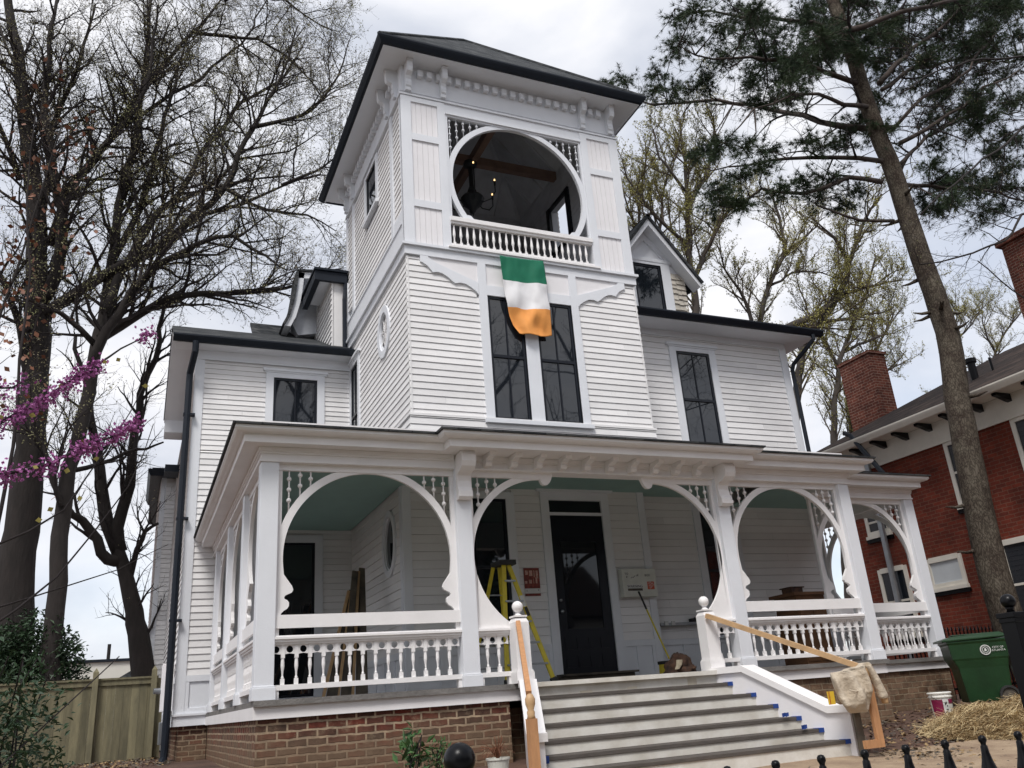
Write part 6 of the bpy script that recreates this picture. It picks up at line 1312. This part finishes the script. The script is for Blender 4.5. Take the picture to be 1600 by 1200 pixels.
# ================================================================== trees
def catmull(pts, step):
    P = [Vector(p) for p in pts]; P = [P[0]*2-P[1]]+P+[P[-1]*2-P[-2]]; out = []
    for i in range(1, len(P)-2):
        n = max(2, int((P[i+1]-P[i]).length/step))
        for k in range(n):
            t = k/n; a, b, c, d = P[i-1], P[i], P[i+1], P[i+2]
            out.append(.5*((2*b)+(c-a)*t+(2*a-5*b+4*c-d)*t*t+(3*b-a-3*c+d)*t**3))
    out.append(P[-2]); return out
class Tree:
    def __init__(s, seed, up=.35, dens=1., leaf=.5, leafsize=.05, twigr=1.0):
        s.r = random.Random(seed); s.trunk = MB(); s.crown = MB(); s.up = up; s.dens = dens; s.leaf = leaf; s.ls = leafsize; s.tr = twigr; s.bias = Vector((0, 0, 0))
    def tube(s, mb, pts, rs, n):
        mb.tube(pts, rs, n, cap=False)
    def limb(s, pts, r0, r1, wob=.06, mb=None, n=9):
        q = catmull(pts, .45); k = len(q); rr = s.r; off = Vector((0, 0, 0)); out = []
        for i, p in enumerate(q):
            off = off*.7+Vector((rr.gauss(0, 1), rr.gauss(0, 1), rr.gauss(0, 1)))*wob*.5; out.append(p+off*min(1, i/3))
        rs = [r0+(r1-r0)*(i/(k-1)) for i in range(k)]
        (mb or s.trunk).tube(out, rs, n, cap=True); return out, rs
    def kids(s, pts, rs, level, spacing, l0, l1, start=.1, maxlevel=3):
        rr = s.r; L = 0; nxt = spacing*rr.uniform(.3, 1); n = len(pts); tot = sum((pts[i+1]-pts[i]).length for i in range(n-1)); acc = 0
        for i in range(n-1):
            seg = pts[i+1]-pts[i]; sl = seg.length
            if sl < 1e-6: continue
            while nxt <= sl:
                t = nxt/sl; f = (acc+nxt)/tot
                nxt += spacing*rr.uniform(.55, 1.5)/s.dens
                if f < start: continue
                p = pts[i]+seg*t; r = rs[i]; d = seg.normalized()
                side = Vector((rr.gauss(0, 1), rr.gauss(0, 1), rr.gauss(0, 1))); side -= d*side.dot(d)
                if side.length < .01: continue
                side.normalize()
                dr = (d*rr.uniform(.35, 1.0)+side*rr.uniform(.6, 1.0)+Vector((0, 0, s.up*rr.uniform(.3, 1.3)))+s.bias*rr.random()).normalized()
                l = rr.uniform(l0, l1)*(1-.45*f)
                s.branch(p, dr, l, min(r*.55, {1: .05, 2: .016, 3: .007}[level]*s.tr), level, maxlevel)
            nxt -= sl; acc += sl
    def branch(s, p, d, l, r, level, maxlevel):
        rr = s.r; k = {1: 7, 2: 5, 3: 4}[level]; pts = [p]; cur = d.copy(); st = l/k
        for i in range(k):
            cur = (cur+Vector((rr.gauss(0, .16), rr.gauss(0, .16), rr.gauss(0, .13)))+Vector((0, 0, .06*s.up))).normalized(); pts.append(pts[-1]+cur*st)
        rs = [max(.0022*s.tr, r*(1-.8*i/k)) for i in range(k+1)]
        s.crown.mi = 0; s.crown.tube(pts, rs, {1: 5, 2: 4, 3: 3}[level], cap=False)
        if level < maxlevel: s.kids(pts, rs, level+1, {1: .22, 2: .13}[level], *({1: (.5, 1.25), 2: (.22, .6)}[level]), start=.15, maxlevel=maxlevel)
        if level >= 2 and s.leaf > 0:
            s.crown.mi = 1
            for q in pts[1:]:
                if rr.random() < s.leaf:
                    for _ in range(rr.choice((1, 2))):
                        c = q+Vector((rr.gauss(0, .03), rr.gauss(0, .03), rr.gauss(0, .03))); a = Vector((rr.gauss(0, 1), rr.gauss(0, 1), rr.gauss(0, 1))).normalized()*s.ls*rr.uniform(.5, 1.2); b = a.cross(Vector((rr.gauss(0, 1), rr.gauss(0, 1), rr.gauss(0, 1)))).normalized()*s.ls*.5
                        s.crown.add([c-a*.5, c+b*.5, c+a*.5, c-b*.5], [(0, 1, 2, 3)])
            s.crown.mi = 0
    def done(s, name, label, cat, mt_, cm, group=None):
        T = thing(name, label, cat, group); s.trunk.build('trunk', mt_, T, True, norm=False); s.crown.build('crown', cm, T, False, norm=False); return T
def big(data, seed, name, label, mt_, tw, bud, dens=1., leaf=.4, ls=.05, l1=(1.2, 3.0), sp=.55, up=.35, twr=1., group='bare spring trees behind the houses', cat='tree', lim=.55):
    t = Tree(seed, up, dens, leaf, ls, twr)
    for i, (r0, r1, pts) in enumerate(data):
        pts = [tuple(p) for p in pts]
        if i == 0:
            p0, p1 = Vector(pts[0]), Vector(pts[1])
            if p0.z > 1.2:
                base = Vector((p0.x-(p1.x-p0.x)/(p1.z-p0.z+1e-6)*(p0.z-1.0)*.4, p0.y, 1.0)); pts = [tuple(base), tuple(base.lerp(p0, .5))]+pts if p0.z > 6 else [tuple(base)]+pts
        k_ = 1 if i == 0 else lim
        q, rs = t.limb(pts, r0*k_, r1*k_, .05 if i == 0 else .09)
        t.kids(q, rs, 1, sp, *l1, start=.45 if i == 0 else .12)
    return t.done(name, label, cat, mt_, [tw, bud], group)
big(TREE_A, 21, 'bare_tree', 'huge dark trunked bare tree at the left edge behind the wooden fence', 'bark', 'twig', 'bud', dens=1.4, leaf=.42, ls=.055, l1=(1.2, 3.2), sp=.36, lim=.62)
big(TREE_B, 22, 'bare_tree', 'leaning bare tree behind the fence whose long limbs sweep towards the tower', 'bark', 'twig', 'bud', dens=1.4, leaf=.44, ls=.055, l1=(1.2, 3.2), sp=.34, lim=.62)
big(TREE_C, 23, 'bare_tree', 'forked bare tree standing just left of the house wall', 'bark', 'twig', 'bud', dens=1., leaf=.15, ls=.04, l1=(.8, 2.2), sp=.40, lim=1.1)
labels = ['bare tree with upright stems rising just behind the dormer', 'bare tree with yellow buds standing between dormer and pine', 'bare tree whose dark limb arcs over the right wing gutter', 'thin bare tree behind the porch left of the brick chimney',
          'slender bare tree directly behind the brick chimney', 'small bare tree behind the brown roof right of the pine trunk', 'small bare tree at the right edge above the brown roof', 'tall thin tree close behind the right side of the tower']
for i, dt in enumerate(BACK):
    big(dt, 40+i, 'bare_tree', labels[i], 'greybark', 'greytwig', 'bud2', dens=1.2, leaf=.8, ls=.085, l1=(1.4, 4.2), sp=.42, up=.75, twr=1.0, lim=.8)
# ---- pine
t = Tree(60, .1, 1, 0, 0)
q, rs = t.limb(PINE[0][2], .295, .145, .03, n=14)
rr = random.Random(61)
for i in range(16): 
    p = q[rr.randrange(4, len(q)-4)]; a = rr.uniform(0, 6.28); d = Vector((math.cos(a), math.sin(a), -.1)); t.trunk.tube([p+d*.2, p+d*.42, p+d*.6+Vector((0, 0, .05))], [.045, .03, .01], 6)
seg = []; LB_ = MB(); t.crown.mi = 0
for r0, r1, pts in PINE_LIMBS:
    qq, rs = t.limb(pts, r0*.7, r1*.6, .09, n=7, mb=LB_); seg += [(p, r) for p, r in zip(qq, rs)]
    t.kids(qq, rs, 1, .5 if pts[-1][0] > pts[0][0] else .9, .6, 1.7, start=.1)
pn = LB_
cr = t.crown; cr.mi = 1
def tuft(c, d, s):
    for k in range(20):
        v = (d*.9+Vector((rr.gauss(0, 1), rr.gauss(0, 1), rr.gauss(0, 1)))*.75).normalized()*s*rr.uniform(.7, 1.15)
        w_ = v.cross(Vector((rr.gauss(0, 1), rr.gauss(0, 1), rr.gauss(0, 1)))).normalized()*.0052
        cr.add([c-w_, c+w_, c+v+Vector((0, 0, -.02))], [(0, 1, 2)])
allp = [p for p, _ in seg]
for cx, cy, cz_, R_ in PINE_CLUMPS:
    c = Vector((cx, cy, cz_)); near = min(allp, key=lambda p: (p-c).length)
    R_ *= 1.45; nb = max(8, int(12*R_/.25))
    if (near-c).length < 3.5: pn.tube([near, near.lerp(c, .5)+Vector((rr.gauss(0, .06), rr.gauss(0, .06), -.05)), c], [.022, .014, .008], 4)
    for b in range(nb):
        d = Vector((rr.gauss(0, 1), rr.gauss(0, 1), rr.gauss(0, .6))).normalized(); e = c+d*R_*rr.uniform(.6, 1.35); pn.tube([c, c.lerp(e, .5)+Vector((0, 0, .02)), e], [.008, .006, .004], 3, cap=False)
        for k in range(5):
            p = c.lerp(e, .25+k*.19)+Vector((rr.gauss(0, .05), rr.gauss(0, .05), rr.gauss(0, .05))); tuft(p, (d+Vector((0, 0, .4))).normalized(), rr.uniform(.11, .19))
# bare upper twigs of the pine
for p, r in seg:
    if rr.random() < .5:
        d = Vector((rr.gauss(0, 1), rr.gauss(0, 1), rr.uniform(-.5, .6))).normalized(); l = rr.uniform(.4, 1.3); a = p+d*l*.5+Vector((0, 0, rr.uniform(-.1, .1))); b = p+d*l; pn.tube([p, a, b], [.012, .008, .004], 4, cap=False)
        if rr.random() < .5: tuft(b, d, .13); tuft(a.lerp(b, .5), d, .11)
TP = t.done('pine_tree', 'tall pine with a leaning trunk and dark needle clumps on the right', 'tree', 'pine_bark', ['twig', 'needle']); LB_.build('limbs', 'limb', TP, True, norm=False)
# bare overhanging branches at the upper right come from a tree just outside the frame on the right
t = Tree(77, .1, 1., .25, .03, 1.0)
q, rs = t.limb([(24.5, 8.5, .5), (24.2, 8.6, 6), (23.6, 8.6, 11), (23, 8.8, 17)], .35, .15)
for r0, r1, pts in OVER:
    q, rs = t.limb([(23.6, 8.6, pts[0][2]-1)]+pts, r0, r1, .05); t.kids(q, rs, 1, .45, .7, 1.8, start=.3)
t.done('bare_tree', 'bare tree beyond the right edge whose thin branches hang in front of the pine', 'tree', 'bark', ['twig', 'bud'], 'bare spring trees behind the houses')
# ---- redbud in the near left
t = Tree(80, .2, 1, 0, 0); fl_ = MB(); rr = random.Random(81); lf = MB(); rl = MB()
for i, (r0, r1, pts) in enumerate(REDBUD):
    q, rs = t.limb(pts, r0*.45, r1*.45, .008, n=6)
    q2 = catmull([tuple(p) for p in pts], .02)
    if i < 3:
        for p in q2:
            for k in range(30 if i < 2 else 10):
                if mnoise.noise(p*9) < -.28: continue
                c = p+Vector((rr.gauss(0, .017), rr.gauss(0, .017), rr.gauss(0, .017)))
                for _ in range(2):
                    a = Vector((rr.gauss(0, 1), rr.gauss(0, 1), rr.gauss(0, 1))).normalized()*rr.uniform(.005, .0095); b = a.cross(Vector((rr.gauss(0, 1), rr.gauss(0, 1), rr.gauss(0, 1)))).normalized()*.0055
                    fl_.add([c-a, c+b, c+a, c-b], [(0, 1, 2, 3)])
    if i in (0, 1, 4):
        for p in q2[::6]:
            if rr.random() < .45:
                c = p+Vector((rr.gauss(0, .025), rr.gauss(0, .025), rr.gauss(0, .03))); a = Vector((rr.gauss(0, 1), rr.gauss(0, .4), rr.gauss(0, 1))).normalized()*rr.uniform(.008, .016); b = a.cross(Vector((0, 1, .3))).normalized()*.010
                lf.add([c-a, c+b, c+a, c-b], [(0, 1, 2, 3)])
rb_ = thing('redbud_branch', 'redbud tree branches with magenta blossom in the near left foreground', 'redbud'); t.trunk.build('trunk', 'twig', rb_, True, norm=False); fl_.build('blossom', 'redbud', rb_, norm=False); lf.build('foliage', 'yleaf', rb_, norm=False)
# reddish young maple twigs in front of the big trunk
t = Tree(85, .3, 1, 0, .0); rr = random.Random(86); lf = MB()
mp_ = [(-2.6, 12, .9), (-2.2, 12, 5.0), (-1.75, 12, 8.5), (-1.55, 12, 10.2)]
q, rs = t.limb(mp_, .03, .01, .03)
for i in range(300):
    p = q[rr.randrange(len(q)//2, len(q))]+Vector((rr.gauss(0, .35), rr.gauss(0, .35), rr.gauss(0, .7)))
    a = Vector((rr.gauss(0, 1), rr.gauss(0, 1), rr.gauss(0, 1))).normalized()*.05; b = a.cross(Vector((rr.gauss(0, 1), rr.gauss(0, 1), 1))).normalized()*.035; lf.add([p-a, p+b, p+a, p-b], [(0, 1, 2, 3)])
t.kids(q, rs, 2, .12, .4, 1.1, start=.3, maxlevel=2)
T = t.done('young_maple', 'thin young maple with rusty new leaves in front of the big left trunk', 'tree', 'bark', ['twig']); lf.build('foliage', 'redleaf', T, norm=False)
# evergreen bushes on the left
def bush(c, rad, n, L0, L1, seed, name, label, mt_, cat='bush'):
    rr = random.Random(seed); m = MB(); T = thing(name, label, cat)
    for k in range(26):
        a = Vector((rr.gauss(0, 1), rr.gauss(0, 1), rr.gauss(0, .8))).normalized(); cc = Vector(c)+Vector((a.x*rad[0], a.y*rad[1], a.z*rad[2]))*rr.uniform(.35, .85)
        leafy(m, cc, n//26, (rad[0]*.42, rad[1]*.42, rad[2]*.36), L0, L1, rr, up=.5)
    m.build('foliage', mt_, T, norm=False); s = MB()
    for k in range(9): s.tube([(c[0]+rr.uniform(-.1, .1), c[1], gz(c[0], c[1])-.1), (c[0]+rr.gauss(0, rad[0]*.3), c[1]+rr.gauss(0, rad[1]*.3), c[2]), (c[0]+rr.gauss(0, rad[0]*.6), c[1]+rr.gauss(0, rad[1]*.6), c[2]+rad[2]*.8)], [.012*rad[2]+.002, .008*rad[2], .003], 5)
    s.build('stem', 'twig', T)
bush((-2.1, 20.4, 2.9), (1.25, .9, 1.75), 9000, .08, .16, 90, 'evergreen_bush', 'tall dark evergreen bush rising behind the wooden fence at the left', 'leaf')
bush((-.60, 5.2, 1.55), (.34, .45, .62), 2800, .025, .06, 91, 'foreground_shrub', 'small leaved shrub filling the lower left corner', 'leaf')
bush((-6.5, 20.5, 2.6), (2.5, 1, 2), 3000, .09, .16, 93, 'evergreen_bush', 'dark evergreen bush beyond the left edge of the fence', 'leaf')
# trees across the street behind the viewer (they show only as reflections in the panes)
mdat = [(.3, .05, [(0, 0, 0), (.3, 0, 5), (.0, 0, 10), (.8, 0, 15)]), (.16, .04, [(.2, 0, 4.5), (2.5, 0, 7), (5, .5, 9.5)]), (.16, .04, [(.1, 0, 6), (-2, 0, 9), (-3.8, -.5, 13)]), (.12, .03, [(.1, 0, 8), (2, 0, 11.5), (3.5, 0, 14)]), (.14, .03, [(.1, 0, 5), (-1.5, 1, 7.5), (-4.5, 1.5, 9)])]
mir = big(mdat, 95, 'street_tree', 'bare street tree behind the viewer, mirrored in the tower windows', 'bark', 'twig', 'bud', dens=.8, leaf=.2, sp=.7, l1=(1.5, 3.5), twr=1.6, group='street trees mirrored in the windows')
mir.location = (6, -13, 0); mir.scale = (1.9, 1.9, 1.75)
for k, (x, y, lb) in enumerate(((13, -10, 'bare street tree behind the viewer, mirrored in the right wing window'), (-4, -9, 'bare street tree behind the viewer on the left'), (23, -13, 'bare street tree far behind the viewer on the right'), (-13, -15, 'bare street tree far behind the viewer on the left'), (9, -24, 'bare street tree farthest behind the viewer'))):
    r0 = mir.copy(); C.objects.link(r0); r0.location = (x, y, 0); r0.rotation_euler = (0, 0, k*1.3+.4); r0.scale = (1.9, 1.9, 1.6+.1*k); r0['label'] = lb
    for ch_ in mir.children: d = ch_.copy(); C.objects.link(d); d.parent = r0

# ================================================================== the other side of the street (unseen, added: blocks low sky, feeds reflections)
rd = MB(); rd.add([(-300, -4.2, .03), (300, -4.2, .03), (300, -11, .03), (-300, -11, .03)], [(0, 1, 2, 3)]); o = rd.build('road', 'floor', None); tag(o, None, None, kind='structure')
for k, (x, y, w_, d_, h_, mt_, lb) in enumerate(((-26, -27, 11, 10, 6.4, 'redbrick', 'red brick house added across the street, unseen, far left behind the viewer'), (-9, -28, 10, 10, 6.8, 'farwhite', 'cream house added across the street, unseen, left behind the viewer'), (8, -27, 11, 10, 6.5, 'redbrick', 'red brick house added across the street, unseen, straight behind the viewer'), (25, -27, 11, 10, 6.8, 'farwhite', 'cream house added across the street, unseen, right behind the viewer'), (42, -27, 11, 10, 6.2, 'redbrick', 'red brick house added across the street, unseen, far right behind the viewer'))):
    T = thing('unseen_street_house', lb, 'house', 'unseen houses added across the street')  # added unseen house that keeps low sky light out of the porch
    m = MB(); m.box(x-w_/2, x+w_/2, y-d_, y, 0, h_); m.build('wall', mt_, T)
    m = MB(); slab(m, (x-w_/2-.5, y+.5, h_), (x+w_/2+.5, y+.5, h_), (x+w_/2+.5, y-d_/2, h_+4.2), (x-w_/2-.5, y-d_/2, h_+4.2), .2); slab(m, (x-w_/2-.5, y-d_-.5, h_), (x+w_/2+.5, y-d_-.5, h_), (x+w_/2+.5, y-d_/2, h_+4.2), (x-w_/2-.5, y-d_/2, h_+4.2), .2); m.build('roof', 'nroof', T)
    for i in range(4):
        for z in (1.2, 4.1):
            m = MB(); a = x-w_/2+1.2+i*2.5; m.box(a, a+1.1, y, y+.04, z, z+1.6); m.build('window', 'glass', T)
def evergreen(c, h, R_, seed, label):  # unseen evergreens, added to shade the porch from the low sky
    rr = random.Random(seed); T = thing('unseen_evergreen', label, 'tree', 'unseen evergreens added across the street'); m = MB(); m.tube([(c[0], c[1], 0), (c[0], c[1], h*.9)], [.3, .05], 8); m.build('trunk', 'bark', T); m = MB()
    for k in range(60):
        t_ = rr.random(); z = 1.5+(h-1.5)*t_; r = R_*(1-t_**1.7)*rr.uniform(.5, 1)+.3; a = rr.uniform(0, 6.28)
        leafy(m, (c[0]+r*math.cos(a), c[1]+r*math.sin(a), z), 110, (1.3, 1.3, 1.0), .35, .75, rr, wfac=.7)
    m.build('crown', 'leaf', T, norm=False)
for k, (x, y, h_, R_, lb) in enumerate(((-17, -19, 11, 3.6, 'far left'), (-1, -20, 12, 4, 'left'), (16, -18, 11, 3.8, 'right'), (33, -18, 12, 4.2, 'far right'), (4.5, -30, 15, 4, 'tallest'))): evergreen((x, y), h_, R_, 300+k, 'broad evergreen added unseen across the street behind the viewer, '+lb+' one')
